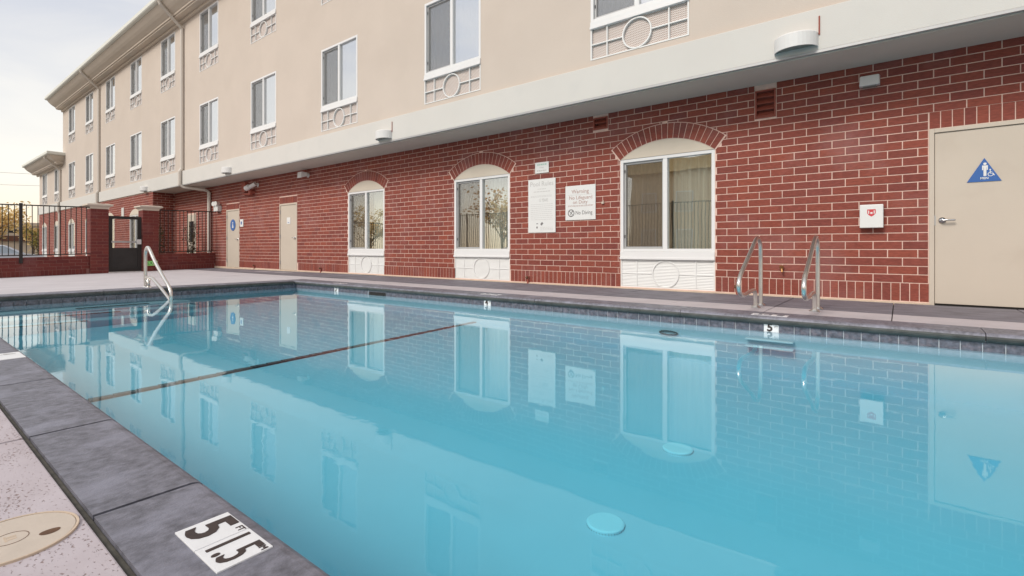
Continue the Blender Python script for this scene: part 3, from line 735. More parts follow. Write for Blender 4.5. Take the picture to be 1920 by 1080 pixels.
def make_window(hw, zs, zg, zt, ground):
    """local: x centre of the opening, y=0 wall face, z=0 bottom of the grille; zs sill bottom, zg glass bottom, zt head"""
    w_ = MB(); y0, y1 = (-0.006, 0.10)
    w_.box(-hw, -hw+0.05, y0, y1, zs, zt); w_.box(hw-0.05, hw, y0, y1, zs, zt); w_.box(-hw+0.05, hw-0.05, y0, y1, zt-0.05, zt)
    w_.box(-hw+0.05, hw-0.05, y0, y1, zg-0.045, zg); w_.box(-0.035, 0.035, y0+0.004, y1, zg, zt-0.05)
    win = w_.build('window', 'white', H, loc=(0, 0, 0), bevel=0.003)
    sl = MB(); sl.box(-hw, hw, -0.022, 0.10, zs, zg-0.047); sl.box(-hw-0.004, hw+0.004, -0.034, -0.022, zs, zs+0.035)
    sl.build('sill', 'white', win, loc=(0,0,0), bevel=0.003)
    MB().box(0.035, hw-0.05, 0.042, 0.047, zg, zt-0.05).build('pane', 'pane_low' if ground else 'pane', win, loc=(0,0,0))
    MB().box(-hw+0.085, -0.045, 0.060, 0.065, zg+0.035, zt-0.085).build('pane', 'pane_low' if ground else 'pane_clear', win, loc=(0,0,0))
    sh = MB(); a, b, c, d = -hw+0.052, -0.037, zg+0.002, zt-0.052
    sh.box(a, a+0.033, 0.030, 0.058, c, d); sh.box(b-0.020, b, 0.030, 0.058, c, d); sh.box(a+0.033, b-0.020, 0.030, 0.058, c, c+0.033); sh.box(a+0.033, b-0.020, 0.030, 0.058, d-0.033, d)
    sh.build('sash', 'sash', win, loc=(0,0,0))
    for zz in (zg+0.18, zt-0.22): MB().box(a+0.008, a+0.022, 0.022, 0.030, zz, zz+0.05).build('latch', 'black', win, loc=(0,0,0))
    MB().box(a+0.033, b-0.020, 0.036, 0.0375, c+0.033, d-0.033).build('insect_screen', 'screen_low' if ground else 'screen', win, loc=(0,0,0))
    if ground:
        inst('curtain', curtain_mesh(-hw+0.02, 0.05, zg-0.1, zt+0.05, 'curtain_warm', seed=3), win, (0, 0.20, 0)).location = (0, 0.20, 0)
        inst('curtain', curtain_mesh(0.0, hw-0.02, zg-0.1, zt+0.05, 'curtain', 0.03, 0.13, seed=5), win, (0, 0.23, 0)).location = (0, 0.23, 0)
    else:
        inst('curtain', curtain_mesh(-hw+0.02, 0.05, zg-0.1, zt+0.05, 'curtain_reflect', 0.04, 0.16, seed=8), win, (0, 0.22, 0)).location = (0, 0.22, 0)
        inst('curtain', curtain_mesh(0.0, hw-0.02, zg-0.1, zt+0.05, 'curtain', 0.02, 0.10, seed=9), win, (0, 0.19, 0)).location = (0, 0.19, 0)
    gb = MB()
    if ground:
        gb.box(-hw, hw, 0.022, 0.10, 0.0, zs)
        z = 0.028
        while z < zs-0.012:                # louvre blades
            gb.add([(-hw+0.022, 0.012, z), (hw-0.022, 0.012, z), (hw-0.022, 0.021, z+0.018), (-hw+0.022, 0.021, z+0.018), (-hw+0.022, 0.021, z-0.002), (hw-0.022, 0.021, z-0.002)], [(0,1,2,3),(0,4,5,1)]); z += 0.0235
        ring_grille(gb, hw, zs, 0.005, 0.022)
        gb.build('ac_grille', 'whitegrille', win, loc=(0,0,0))
    else:
        gb.box(-hw+0.002, hw-0.002, 0.03, 0.10, 0.0, zs)
        pl = gb.build('ac_grille', 'lattice', win, loc=(0,0,0))
        rg = MB(); ring_grille(rg, hw, zs, -0.008, 0.029); rg.build('grille_frame', 'whitegrille', win, loc=(0,0,0))
    return win
def put(win, x_, y_, z_):
    win.location = Vector((x_, y_, z_))-wl(H); WLOC[win] = Vector((x_, y_, z_))
pu = make_window(WH, 0.485, 0.645, 2.075, False)
first = True
for c in ALLX:
    for z in (R2, R3):
        o = pu if first else copy_tree(pu, H); first = False; put(o, c, SY, z)
for c in LOWX: put(copy_tree(pu, H), c, SY, R2)
pg = make_window(0.765, 0.46, 0.635, 2.125, True)
GWX = [-2.945, -6.855, -10.80]
AR, AC = 1.255, 1.125          # arch radius and its centre height above the panel bottom
def arch_pts(r_, n=22):
    h = math.asin(0.765/AR); return [(r_*math.sin(-h+2*h*k/n), AC+r_*math.cos(-h+2*h*k/n)) for k in range(n+1)]
ap = arch_pts(AR)
tp = MB().prism_y([(-0.765, 2.127), (0.765, 2.127)]+[(a, b) for a, b in reversed(ap)][0:], 0.02, 0.10)
tp.build('arch_panel', 'tympanum', pg, loc=(0,0,0))
FWX = [-26.4, -30.25, -34.1, -38.0, -41.85, -45.6]
BY = SY-0.02                   # front wing brick plane
gw = [(c, WY+0.006, 0.03) for c in GWX]+[(c, BY+0.006, 0.03) for c in FWX]
for i, (x_, y_, z_) in enumerate(gw):
    o = pg if i == 0 else copy_tree(pg, H); put(o, x_, y_, z_)

# --- brick ground floor
BW = MB()
DOORS = [(0.273, 1.313), (-15.22, -14.17), (-19.04, -18.01)]
D3Z = 2.083
gh = [(c-0.765, c+0.765, 0.03, 2.155) for c in GWX]
dh = [(a, b, -0.2, D3Z if a > 0 else 2.05) for a, b in DOORS]
sidew = (-22.70, -21.80, -0.2, 2.02)
vent1 = (-1.627, -1.361, 2.51, 2.905); vent2 = (-4.22, -3.945, 2.73, 2.94)
wall_holes(BW, -24.12, 5, -0.3, 3.02, WY, gh+dh+[sidew, vent1, vent2], 0.14)
bwall = BW.build('brick_wall', 'mortar', H)
base_z, CH, MOD = 0.249, 0.1017, 0.2905
arches = [(c, 0.03+AC, AR+0.24, 2.0) for c in GWX]
# the opening under each arch is closed by the cream panel; the mortar wall behind the ring is cut by the ring itself
shole = [(a, b, 2.05 if a < 0 else 2.083, (2.05 if a < 0 else 2.083)+0.2034) for a, b in DOORS]
under = [(c-0.765, c+0.765, 2.15, 2.30) for c in GWX]
cells = layout(-24.1, 5, base_z, 27, MOD, CH, 0.024, gh+dh+[sidew, vent1, vent2]+shole, arches)
lay_bricks(cells, lambda u, z: Vector((u, WY, z)), bwall, 'brick', 'y')
sold = []
u = 0.274-0.0905
while u > -24.1:
    z0_, z1_ = 0.03, base_z-0.005
    if not any(a-0.02 < u+0.045 < b+0.02 for a, b, c, d in gh+dh+[sidew]): sold.append((u+0.045, (z0_+z1_)/2, 0.0815, z1_-z0_))
    u -= 0.0905
for a, b, c, d in shole:
    n_ = 10
    for k in range(n_): sold.append((a+(k+0.5)*(b-a)/n_, (c+d)/2+0.002, (b-a)/n_-0.009, d-c-0.010))
lay_bricks(sold, lambda u, z: Vector((u, WY, z)), bwall, 'brick', 'y', name='soldier_brick')
for c in GWX:
    n_ = 19; h = math.asin(0.765/AR)
    mb_ = MB().ring_y(c, 0.03+AC, AR, AR+0.252, WY-0.0085, WY+0.02, 30, math.pi/2-h-0.012, math.pi/2+h+0.012); mb_.build('arch_mortar', 'mortar', bwall)
    for k in range(n_):
        a = -h+(k+0.5)*2*h/n_; da = h/n_-0.0038
        r0, r1 = AR+0.006, AR+0.242
        pts = [(c+r_*math.sin(a+s*da), 0.03+AC+r_*math.cos(a+s*da)) for r_, s in ((r0, -1), (r0, 1), (r1, 1), (r1, -1))]
        MB().prism_y(pts, WY-0.0125+random.uniform(-0.0008, 0.0008), WY).build('arch_brick', 'brick', bwall, loc=(c+r0*math.sin(a), WY, 0.03+AC+r0*math.cos(a)))
# tympanum backing: close the wall hole above the head of each arched window is the wall itself; cut it with the cream panel proud of it
for c in GWX:
    pts = [(c+a, 0.03+b) for a, b in reversed(arch_pts(AR+0.004))]
    MB().prism_y([(c-0.765, 2.157), (c+0.765, 2.157)]+pts, WY-0.003, WY+0.02).build('arch_panel', 'tympanum', bwall)
# brick return and the front wing
ret = MB().box(-24.13, -24.12, BY, WY, -0.6, 3.02); reto = ret.build('brick_wall', 'mortar', H)
cells = layout(BY+0.0, WY, -0.46, 34, MOD, CH, BY)
lay_bricks(cells, lambda u, z: Vector((-24.12, u, z)), reto, 'brick', 'x')
fw = MB(); fh = [(c-0.765, c+0.765, 0.03, 2.155) for c in FWX]
wall_holes(fw, -47.4, -24.12, -0.6, 3.035, BY, fh, 0.14); fwo = fw.build('brick_wall', 'mortar', H)
cells = layout(-47.4, -24.12, -0.46, 34, MOD, CH, -24.12, fh, [(c, 0.03+AC, AR+0.02, 2.1) for c in FWX])
lay_bricks(cells, lambda u, z: Vector((u, BY, z)), fwo, 'brick', 'y')
for c in FWX:
    pts = [(c+a, 0.03+b) for a, b in reversed(arch_pts(AR+0.004))]
    MB().prism_y([(c-0.765, 2.157), (c+0.765, 2.157)]+pts, BY-0.014, BY+0.02).build('arch_panel', 'tympanum', fwo)
MB().box(-28.3, -27.95, BY-0.03, BY, 2.12, 2.55).build('plaque', 'fascia', H, bevel=0.01)
# side door-window on the recess wall behind the right fence
sdw = MB(); a, b = -22.70, -21.80
sdw.box(a, a+0.2, WY-0.01, WY+0.08, -0.2, 2.02); sdw.box(b-0.2, b, WY-0.01, WY+0.08, -0.2, 2.02); sdw.box(a+0.2, b-0.2, WY-0.01, WY+0.08, 1.76, 2.02); sdw.box(a+0.2, b-0.2, WY-0.01, WY+0.08, -0.2, 0.93)
so = sdw.build('door', 'cream', H); MB().box(a+0.2, b-0.2, WY+0.03, WY+0.04, 0.93, 1.76).build('pane', 'carglass', so)

# --- doors
def make_door(a, b, zt, handle_right, hinge_x):
    d = MB(); f_ = 0.048
    d.box(a, a+f_, WY-0.012, WY+0.10, -0.02, zt); d.box(b-f_, b, WY-0.012, WY+0.10, -0.02, zt); d.box(a+f_, b-f_, WY-0.012, WY+0.10, zt-f_, zt)
    do = d.build('door', 'cream', H, loc=((a+b)/2, WY, 0), bevel=0.004)
    lf = MB().box(a+f_+0.004, b-f_-0.004, WY+0.006, WY+0.05, 0.018, zt-f_-0.004).build('door_leaf', 'cream', do, bevel=0.003)
    MB().box(a+f_, b-f_, WY+0.02, WY+0.09, -0.02, 0.016).build('threshold', 'dark', do)
    hx = (b-f_-0.07) if handle_right else (a+f_+0.07); s = -1 if handle_right else 1
    hd = MB(); hd.tube([(hx, WY+0.006, 1.0), (hx, WY-0.012, 1.0)], 0.033, 16); hd.tube([(hx, WY-0.012, 1.0), (hx, WY-0.055, 1.0)], 0.011, 8)
    hd.tube(smooth_path([(hx-s*0.008, WY-0.05, 1.0), (hx+s*0.05, WY-0.052, 1.0), (hx+s*0.115, WY-0.045, 0.998)], 4), 0.010, 8)
    hd.build('handle', 'chrome', do, smooth=True)
    MB().box(hx-s*0.072, hx-s*0.058, WY+0.001, WY+0.008, 0.94, 1.06).build('latch_plate', 'sash', do)
    for z in (0.25, 1.05, 1.80): MB().box(hinge_x-0.012, hinge_x+0.012, WY-0.022, WY+0.004, z-0.055, z+0.055).build('hinge', 'sash', do)
make_door(0.273, 1.313, D3Z, False, 1.265)
make_door(-15.22, -14.17, 2.05, True, -15.17)
make_door(-19.04, -18.01, 2.05, True, -18.99)

# --- louvred vents painted brick red
def vent(a, b, z0, z1, n_):
    v = MB(); v.box(a, a+0.02, WY-0.016, WY+0.06, z0, z1); v.box(b-0.02, b, WY-0.016, WY+0.06, z0, z1); v.box(a+0.02, b-0.02, WY-0.016, WY+0.06, z1-0.02, z1); v.box(a+0.02, b-0.02, WY-0.016, WY+0.06, z0, z0+0.02)
    v.box(a+0.02, b-0.02, WY+0.07, WY+0.08, z0, z1)
    vo = v.build('vent', 'rust', H)
    p = (z1-z0-0.04)/n_
    for k in range(n_):
        z = z0+0.02+k*p
        MB().add([(a+0.021, WY-0.012, z+0.004), (b-0.021, WY-0.012, z+0.004), (b-0.021, WY+0.05, z+p*0.75), (a+0.021, WY+0.05, z+p*0.75), (a+0.021, WY-0.012, z+0.012), (b-0.021, WY-0.012, z+0.012), (b-0.021, WY+0.05, z+p*0.75+0.008), (a+0.021, WY+0.05, z+p*0.75+0.008)],
                 [(0,1,2,3),(4,5,6,7),(0,1,5,4)]).build('louvre', 'rust', vo)
vent(*vent1[:2], *vent1[2:], 4); vent(*vent2[:2], *vent2[2:], 2)
nv = MB(); nv.box(-17.62, -17.36, WY-0.10, WY, 2.58, 2.90); nv.tube(smooth_path([(-17.55, WY-0.06, 2.52), (-17.3, WY-0.07, 2.50), (-16.98, WY-0.07, 2.49), (-16.92, WY-0.02, 2.54)], 4), 0.045, 10)
nv.tube([(-16.92, WY-0.16, 2.55), (-16.92, WY, 2.55)], 0.085, 14); nv.build('vent_pipe', 'rust', H)

# --- downspouts
def downspout(x_, z_lo, wall_y, zb):
    d = MB(); e = 0.045; y = SY-0.06
    pth = [(x_, SY-0.78, zb+0.42), (x_, SY-0.74, zb+0.32), (x_, SY-0.42, zb+0.02), (x_, y, zb-0.32), (x_, y, zb-0.42), (x_, y, z_lo)]
    d.tube(pth, 0.062, 8)
    return d
d = downspout(-20.85, 3.60, SY, 9.10)
d.tube([(-20.85, SY-0.06, 3.62), (-20.85, FY-0.065, 3.50), (-20.85, FY-0.065, 3.02), (-20.80, FY+0.05, 2.94), (-20.40, WY-0.20, 2.86), (-20.36, WY-0.075, 2.78), (-20.36, WY-0.075, -0.05)], 0.062, 8)
d.build('downspout', 'downspout', H)
d = downspout(-32.05, 3.60, SY, 9.10); d.tube([(-32.05, SY-0.06, 3.62), (-32.05, FY-0.065, 3.5), (-32.05, FY-0.065, 2.95), (-32.05, BY-0.07, 2.85), (-32.05, BY-0.07, -0.6)], 0.062, 8); d.build('downspout', 'downspout', H)
d = downspout(-40.75, 3.60, SY, 5.82); d.tube([(-40.75, SY-0.06, 3.62), (-40.75, FY-0.065, 3.5), (-40.75, FY-0.065, 2.95), (-40.75, BY-0.07, 2.85), (-40.75, BY-0.07, -0.6)], 0.062, 8); d.build('downspout', 'downspout', H)

# ------------------------------------------------------------------ fixtures on the wall
def wall_light(x_, label, conduit):
    L = thing('wall_light', label, 'wall light', (x_, FY, 3.05), 'bowl lights along the white fascia')
    n_ = 16; vs = []; fs = []
    for k in range(n_+1):
        a = math.pi*k/n_; c, s = math.cos(a), math.sin(a)
        for (r_, z) in ((0.235, 3.075), (0.235, 3.235), (0.215, 3.255)): vs.append((x_-r_*c, FY-r_*0.82*s, z))
        vs.append((x_, FY, 3.262))
        vs += [(x_-0.222*c, FY-0.222*0.82*s, 3.075), (x_-0.215*c, FY-0.215*0.82*s, 3.10)]
    for k in range(n_):
        i, j = 6*k, 6*k+6
        fs += [(i, i+1, j+1, j), (i+1, i+2, j+2, j+1), (i+2, i+3, j+2), (i, j, j+4, i+4), (i+4, j+4, j+5, i+5)]
    MB().add(vs, fs).build('housing', 'lamp', L)
    lv = [(x_-0.216*math.cos(math.pi*k/n_), FY-0.216*0.82*math.sin(math.pi*k/n_), 3.095) for k in range(n_+1)]
    MB().add(lv, [tuple(range(n_+1))]).build('lens', 'lens', L)
    if conduit: MB().tube([(x_+0.245, FY-0.008, 3.21), (x_+0.245, FY-0.008, 3.43)], 0.008, 8).build('conduit', 'rust', L)
wall_light(-1.0, 'white bowl light on the fascia above the red emblem box', True)
wall_light(-8.95, 'white bowl light on the fascia between the two narrower arched windows', True)
wall_light(-16.9, 'white bowl light on the fascia above the wall between the two distant cream doors', False)
wall_light(-24.85, 'white bowl light on the fascia above the black gate', False)

def sign_plate(name, label, cat, x0, x1, z0, z1, y=WY-0.013, mt='signwhite', th=0.006):
    s = thing(name, label, cat, ((x0+x1)/2, y, z0))
    MB().box(x0, x1, y-th, y, z0, z1).build('plate', mt, s, bevel=0.0015)
    return s, y-th-0.0012
s, y = sign_plate('pool_rules_sign', 'tall white Pool Rules board on the brick between the arched windows', 'sign', -5.62, -5.0, 0.97, 1.98)
text('Pool Rules', 0.125, (-5.31, y, 1.885), WALLROT, s, 'inkgrey', name='lettering')
rnd = random.Random(4)
def lines(par, x0, x1, zs, h, mt, y, seed):
    rn = random.Random(seed); m = MB()
    for z in zs:
        x_ = x0
        while x_ < x1-0.02:
            w_ = rn.uniform(0.02, 0.06); m.box(x_, min(x_+w_, x1), y, y+0.0006, z, z+h); x_ += w_+0.010
    m.build('fine_print', mt, par)
lines(s, -5.40, -5.20, [1.785], 0.010, 'inkgrey', y, 1)
lines(s, -5.49, -5.12, [1.735], 0.012, 'inkgrey', y, 2)
lines(s, -5.56, -5.08, [1.66, 1.64], 0.006, 'inkgrey', y, 3)
text('15 YEARS', 0.085, (-5.27, y, 1.575), WALLROT, s, 'inkgrey', name='lettering', xs=0.62)
lines(s, -5.56, -5.06, [1.50-0.036*k for k in range(9)], 0.006, 'inkgrey', y, 5)
im = MB(); im.prism_y([(-5.34, 1.13), (-5.31, 1.10), (-5.27, 1.14), (-5.30, 1.17)], y, y+0.0006); im.box(-5.43, -5.39, y, y+0.0006, 1.13, 1.145); im.box(-5.43, -5.40, y, y+0.0006, 1.05, 1.085); im.build('pictogram', 'ink', s)
lines(s, -5.34, -5.06, [1.065, 1.04, 1.015], 0.006, 'inkgrey', y, 6)
s, y = sign_plate('notice_sign', 'small white notice above the Pool Rules board', 'sign', -5.46, -5.15, 2.09, 2.295)
lines(s, -5.41, -5.20, [2.235], 0.028, 'inkgreen', y, 7); lines(s, -5.36, -5.24, [2.185], 0.012, 'inkgrey', y, 8); lines(s, -5.42, -5.18, [2.125], 0.022, 'inkgrey', y, 9)
s, y = sign_plate('warning_sign', 'white Warning No Lifeguard on Duty sign right of the pool rules', 'sign', -4.785, -4.172, 1.18, 1.795)
text('Warning', 0.100, (-4.48, y, 1.685), WALLROT, s, 'inkred', name='lettering')
lines(s, -4.73, -4.22, [1.625], 0.005, 'inkgrey', y, 10)
text('No Lifeguard', 0.090, (-4.47, y, 1.575), WALLROT, s, 'inkred', name='lettering')
text('on Duty', 0.090, (-4.48, y, 1.495), WALLROT, s, 'inkred', name='lettering')
lines(s, -4.73, -4.22, [1.435, 1.42], 0.006, 'inkred', y, 11)
text('No Diving', 0.098, (-4.405, y, 1.305), WALLROT, s, 'ink', name='lettering', xs=0.84)
pg_ = MB(); pg_.ring_y(-4.665, 1.305, 0.052, 0.068, y, y+0.0008, 28)
for a in (R(135),):
    c, si = math.cos(a), math.sin(a)
    pg_.prism_y([(-4.665+0.055*c-0.006*si, 1.305+0.055*si+0.006*c), (-4.665+0.055*c+0.006*si, 1.305+0.055*si-0.006*c), (-4.665-0.055*c+0.006*si, 1.305-0.055*si-0.006*c), (-4.665-0.055*c-0.006*si, 1.305-0.055*si+0.006*c)], y-0.0004, y+0.0008)
pg_.prism_y([(-4.69, 1.275), (-4.678, 1.27), (-4.64, 1.325), (-4.65, 1.335)], y-0.0002, y+0.0008); pg_.ring_y(-4.638, 1.345-0.012, 0.0, 0.012, y-0.0002, y+0.0008, 12); pg_.box(-4.70, -4.63, y-0.0002, y+0.0008, 1.252, 1.26)
pg_.build('pictogram', 'ink', s)

# MEN restroom triangle
s = thing('restroom_sign', 'blue triangular MEN restroom sign on the nearest cream door', 'sign', (0.752, WY, 1.42))
y = WY+0.0045
MB().prism_y([(0.606, 1.425), (0.893, 1.425), (0.752, 1.692)], y-0.006, y).build('plate', 'signblue', s)
y -= 0.0072
fg = MB(); fg.ring_y(0.757, 1.625, 0.0, 0.014, y, y+0.0008, 16)
fg.prism_y([(0.733, 1.607), (0.733, 1.555), (0.743, 1.555), (0.743, 1.585), (0.745, 1.585), (0.745, 1.488), (0.769, 1.488), (0.769, 1.585), (0.771, 1.585), (0.771, 1.555), (0.781, 1.555), (0.781, 1.607)], y, y+0.0008)
fg.build('pictogram', 'signwhite', s)
fg = MB(); fg.ring_y(0.803, 1.505, 0.018, 0.024, y, y+0.0008, 24, R(100), R(380)); fg.ring_y(0.800, 1.556, 0, 0.007, y, y+0.0008, 12)
fg.box(0.797, 0.803, y-0.0003, y+0.0008, 1.512, 1.548); fg.box(0.803, 0.820, y-0.0003, y+0.0008, 1.512, 1.518); fg.prism_y([(0.815, 1.516), (0.830, 1.488), (0.838, 1.492), (0.823, 1.519)], y-0.0004, y+0.0008); fg.box(0.803, 0.817, y-0.0003, y+0.0008, 1.530, 1.535)
fg.build('pictogram', 'signwhite', s)
text('MEN', 0.034, (0.752, y, 1.462), WALLROT, s, 'signwhite', bold=0.0008, name='lettering')
# round sign on the far door, plate beside it, small notice on the middle door
s = thing('restroom_sign', 'round blue restroom sign on the farthest cream door', 'sign', (-18.52, WY, 1.35))
b = MB(); b.ring_y(-18.52, 1.50, 0, 0.20, WY-0.006, WY+0.0045, 28); b.build('plate', 'signblue', s)
b = MB(); b.ring_y(-18.52, 1.58, 0, 0.03, WY-0.0085, WY-0.007, 12); b.prism_y([(-18.58, 1.40), (-18.46, 1.40), (-18.50, 1.54), (-18.54, 1.54)], WY-0.0085, WY-0.007); b.build('pictogram', 'signwhite', s)
s, y = sign_plate('restroom_plate', 'small white plate on the brick right of the farthest cream door', 'sign', -17.93, -17.68, 1.42, 1.68)
MB().box(-17.87, -17.78, y-0.0002, y+0.0006, 1.50, 1.60).build('pictogram', 'signblue', s)
s, y = sign_plate('door_notice', 'small pale notice on the middle cream door', 'sign', -14.78, -14.57, 1.42, 1.62, y=WY+0.004)
MB().box(-14.72, -14.63, y-0.0002, y+0.0006, 1.46, 1.475).build('fine_print', 'signblue', s)

# alarm box with red emblem
s = thing('alarm_box', 'white box with a small red shield emblem left of the nearest door', 'box', (-0.277, WY, 0.93))
MB().box(-0.400, -0.160, WY-0.105, WY-0.010, 0.925, 1.215).build('case', 'signwhite', s, bevel=0.008)
MB().box(-0.394, -0.166, WY-0.0115, WY-0.0105+0.001, 0.931, 1.209).build('back_plate', 'sash', s)
y = WY-0.1065
MB().prism_y([(-0.322, 1.155), (-0.322, 1.105), (-0.305, 1.082), (-0.279, 1.064), (-0.253, 1.082), (-0.236, 1.105), (-0.236, 1.155)], y, y+0.001).build('emblem', 'red', s)
em = MB(); em.box(-0.312, -0.302, y-0.0006, y+0.0005, 1.100, 1.140); em.box(-0.290, -0.268, y-0.0006, y+0.0005, 1.098, 1.120); em.box(-0.256, -0.246, y-0.0006, y+0.0005, 1.100, 1.140); em.build('emblem_mark', 'signwhite', s)
# emergency light
s = thing('emergency_light', 'small white boxy emergency light under the soffit near the right', 'light', (-0.30, WY, 2.7))
b = MB(); b.add([(-0.405, WY-0.12, 2.70), (-0.195, WY-0.12, 2.70), (-0.205, WY-0.09, 2.83), (-0.395, WY-0.09, 2.83), (-0.405, WY-0.005, 2.705), (-0.195, WY-0.005, 2.705), (-0.195, WY-0.005, 2.84), (-0.405, WY-0.005, 2.84)],
      [(0,1,2,3),(0,4,5,1),(1,5,6,2),(2,6,7,3),(3,7,4,0)]); b.build('case', 'lamp', s, bevel=0.008)
MB().box(-0.37, -0.23, WY-0.10, WY-0.03, 2.690, 2.699).build('lens', 'lens', s)
# cameras
def camera_box(x_, z_, label, arm):
    s = thing('security_camera', label, 'camera', (x_, WY, z_))
    b = MB(); b.tube([(x_, WY-0.012, z_), (x_, WY, z_)], 0.07, 14); b.tube([(x_, WY, z_), (x_, WY-0.10, z_-0.01)], 0.022, 8); b.build('bracket', 'lamp', s)
    if arm: MB().tube([(x_+0.05, WY-0.10, z_+0.02), (x_-0.22, WY-0.22, z_-0.10)], 0.065, 14).build('body', 'lamp', s, smooth=False)
    else: MB().add([(x_-0.16, WY-0.26, z_-0.10), (x_+0.06, WY-0.26, z_-0.10), (x_+0.10, WY-0.08, z_-0.04), (x_-0.14, WY-0.08, z_-0.04), (x_-0.16, WY-0.24, z_+0.08), (x_+0.06, WY-0.24, z_+0.08), (x_+0.10, WY-0.08, z_+0.06), (x_-0.14, WY-0.08, z_+0.06)],
        [(0,1,5,4),(1,2,6,5),(2,3,7,6),(3,0,4,7),(4,5,6,7),(0,3,2,1)]).build('body', 'lamp', s, bevel=0.01)
    return s
camera_box(-13.55, 2.80, 'white camera under the soffit right of the middle cream door', False)
s = camera_box(-16.65, 2.77, 'white twin head camera arm under the soffit left of the middle cream door', True)
MB().tube([(-16.95, WY-0.26, 2.64), (-16.82, WY-0.20, 2.70)], 0.085, 14).build('camera_head', 'lamp', s)
s = thing('flood_light', 'white twin lamp emergency floodlight left of the farthest cream door', 'light', (-19.6, WY, 2.1))
MB().box(-19.80, -19.45, WY-0.14, WY, 2.03, 2.24).build('case', 'lamp', s, bevel=0.01)
for dx in (-0.10, 0.10): MB().tube([(-19.62+dx, WY-0.07, 2.30), (-19.62+dx+0.03, WY-0.20, 2.30)], [0.06, 0.085], 14).build('lamp_head', 'lamp', s)
# hose tap, pipe stubs, sensor
s = thing('hose_tap', 'small brass hose tap on the brick between the two grab rails', 'tap', (-1.28, WY, 0.37))
b = MB(); b.tube([(-1.28, WY, 0.39), (-1.28, WY-0.06, 0.385), (-1.27, WY-0.075, 0.345)], 0.014, 8); b.build('spout', 'brass', s)
MB().tube([(-1.285, WY-0.045, 0.40), (-1.285, WY-0.055, 0.43)], 0.026, 10).build('wheel', 'brass', s)
for x_, lab in ((-1.86, 'red painted pipe stub at the wall foot left of the ladder rails'), (-5.62, 'red painted pipe stub at the wall foot below the pool rules board'), (-12.85, 'red painted pipe stub at the wall foot right of the middle cream door'), (-16.85, 'red painted pipe stub at the wall foot left of the middle cream door')):
    s = thing('pipe_stub', lab, 'pipe', (x_, WY, 0), 'pipe stubs along the wall foot')
    MB().tube([(x_, WY-0.03, -0.02), (x_, WY-0.03, 0.11), (x_, WY-0.01, 0.14)], 0.019, 8).build('pipe', 'rust', s)
    MB().tube([(x_-0.03, WY-0.045, 0.115), (x_+0.012, WY-0.045, 0.115)], 0.026, 8).build('cap', 'lidhole', s)
s = thing('wall_sensor', 'tiny cream sensor on the brick right of the warning sign', 'sensor', (-4.03, WY, 1.44))
MB().box(-4.05, -4.01, WY-0.035, WY-0.008, 1.44, 1.475).build('case', 'lid', s); MB().tube([(-4.02, WY-0.015, 1.47), (-4.02, WY-0.015, 1.50)], 0.005, 6).build('pin', 'lid', s)

# ------------------------------------------------------------------ pool ladder, handrail, lid
s = thing('pool_ladder', 'pair of stainless figure four grab rails with treads below the water', 'ladder', (-1.0, 6.0, 0))
RR = 0.022
for x_, sh in ((-1.29, 0.0), (-0.715, 0.0)):
    prof = [(6.40, -0.02), (6.40, 0.30), (6.395, 0.60), (6.36, 0.735), (6.25, 0.79), (6.12, 0.752), (5.92, 0.64), (5.66, 0.50), (5.45, 0.385), (5.385, 0.29), (5.44, 0.205), (5.60, 0.178), (5.85, 0.196), (6.03, 0.20), (6.11, 0.165), (6.13, 0.08), (6.13, -0.02)]
    MB().tube(smooth_path([(x_, p, q) for p, q in prof], 5), RR, 14).build('rail', 'steel', s, smooth=True)
    for yy in (6.40, 6.13): MB().disc_z(x_, yy, 0.002, 0.022, 0.052, 20, r2=0.032).build('escutcheon', 'steel', s)
for z in (-0.215, -0.285):
    MB().box(-1.21, -0.79, PY1-0.05, PY1+0.035, z-0.018, z).build('tread', 'drain', s, bevel=0.006)
s = thing('pool_handrail', 'bent stainless handrail leading into the pool at the shallow end', 'handrail', (-10.3, 2.85, 0))
pr = [(-10.27, -0.01), (-10.27, 0.30), (-10.27, 0.56), (-10.235, 0.655), (-10.15, 0.688), (-10.06, 0.65), (-9.80, 0.455), (-9.45, 0.235), (-9.15, 0.06), (-9.06, -0.05), (-9.07, -0.2), (-9.08, -0.5)]
MB().tube(smooth_path([(p, 2.85, q) for p, q in pr], 5), 0.026, 12).build('rail', 'steel', s, smooth=True)
pr = [(-10.12, -0.01), (-10.12, 0.10)]
MB().tube([(-10.12, 2.85, -0.01), (-10.12, 2.85, 0.15)], 0.026, 10).build('post', 'steel', s, smooth=True)
pr = [(-10.27, 0.165), (-10.0, 0.168), (-9.88, 0.15), (-9.55, 0.035), (-9.22, -0.10), (-9.08, -0.16)]
MB().tube(smooth_path([(p, 2.85, q) for p, q in pr], 5), 0.024, 12).build('rail', 'steel', s, smooth=True)
for x_ in (-10.27, -10.12): MB().disc_z(x_, 2.85, 0.0, 0.02, 0.055, 18, r2=0.035).build('escutcheon', 'steel', s)

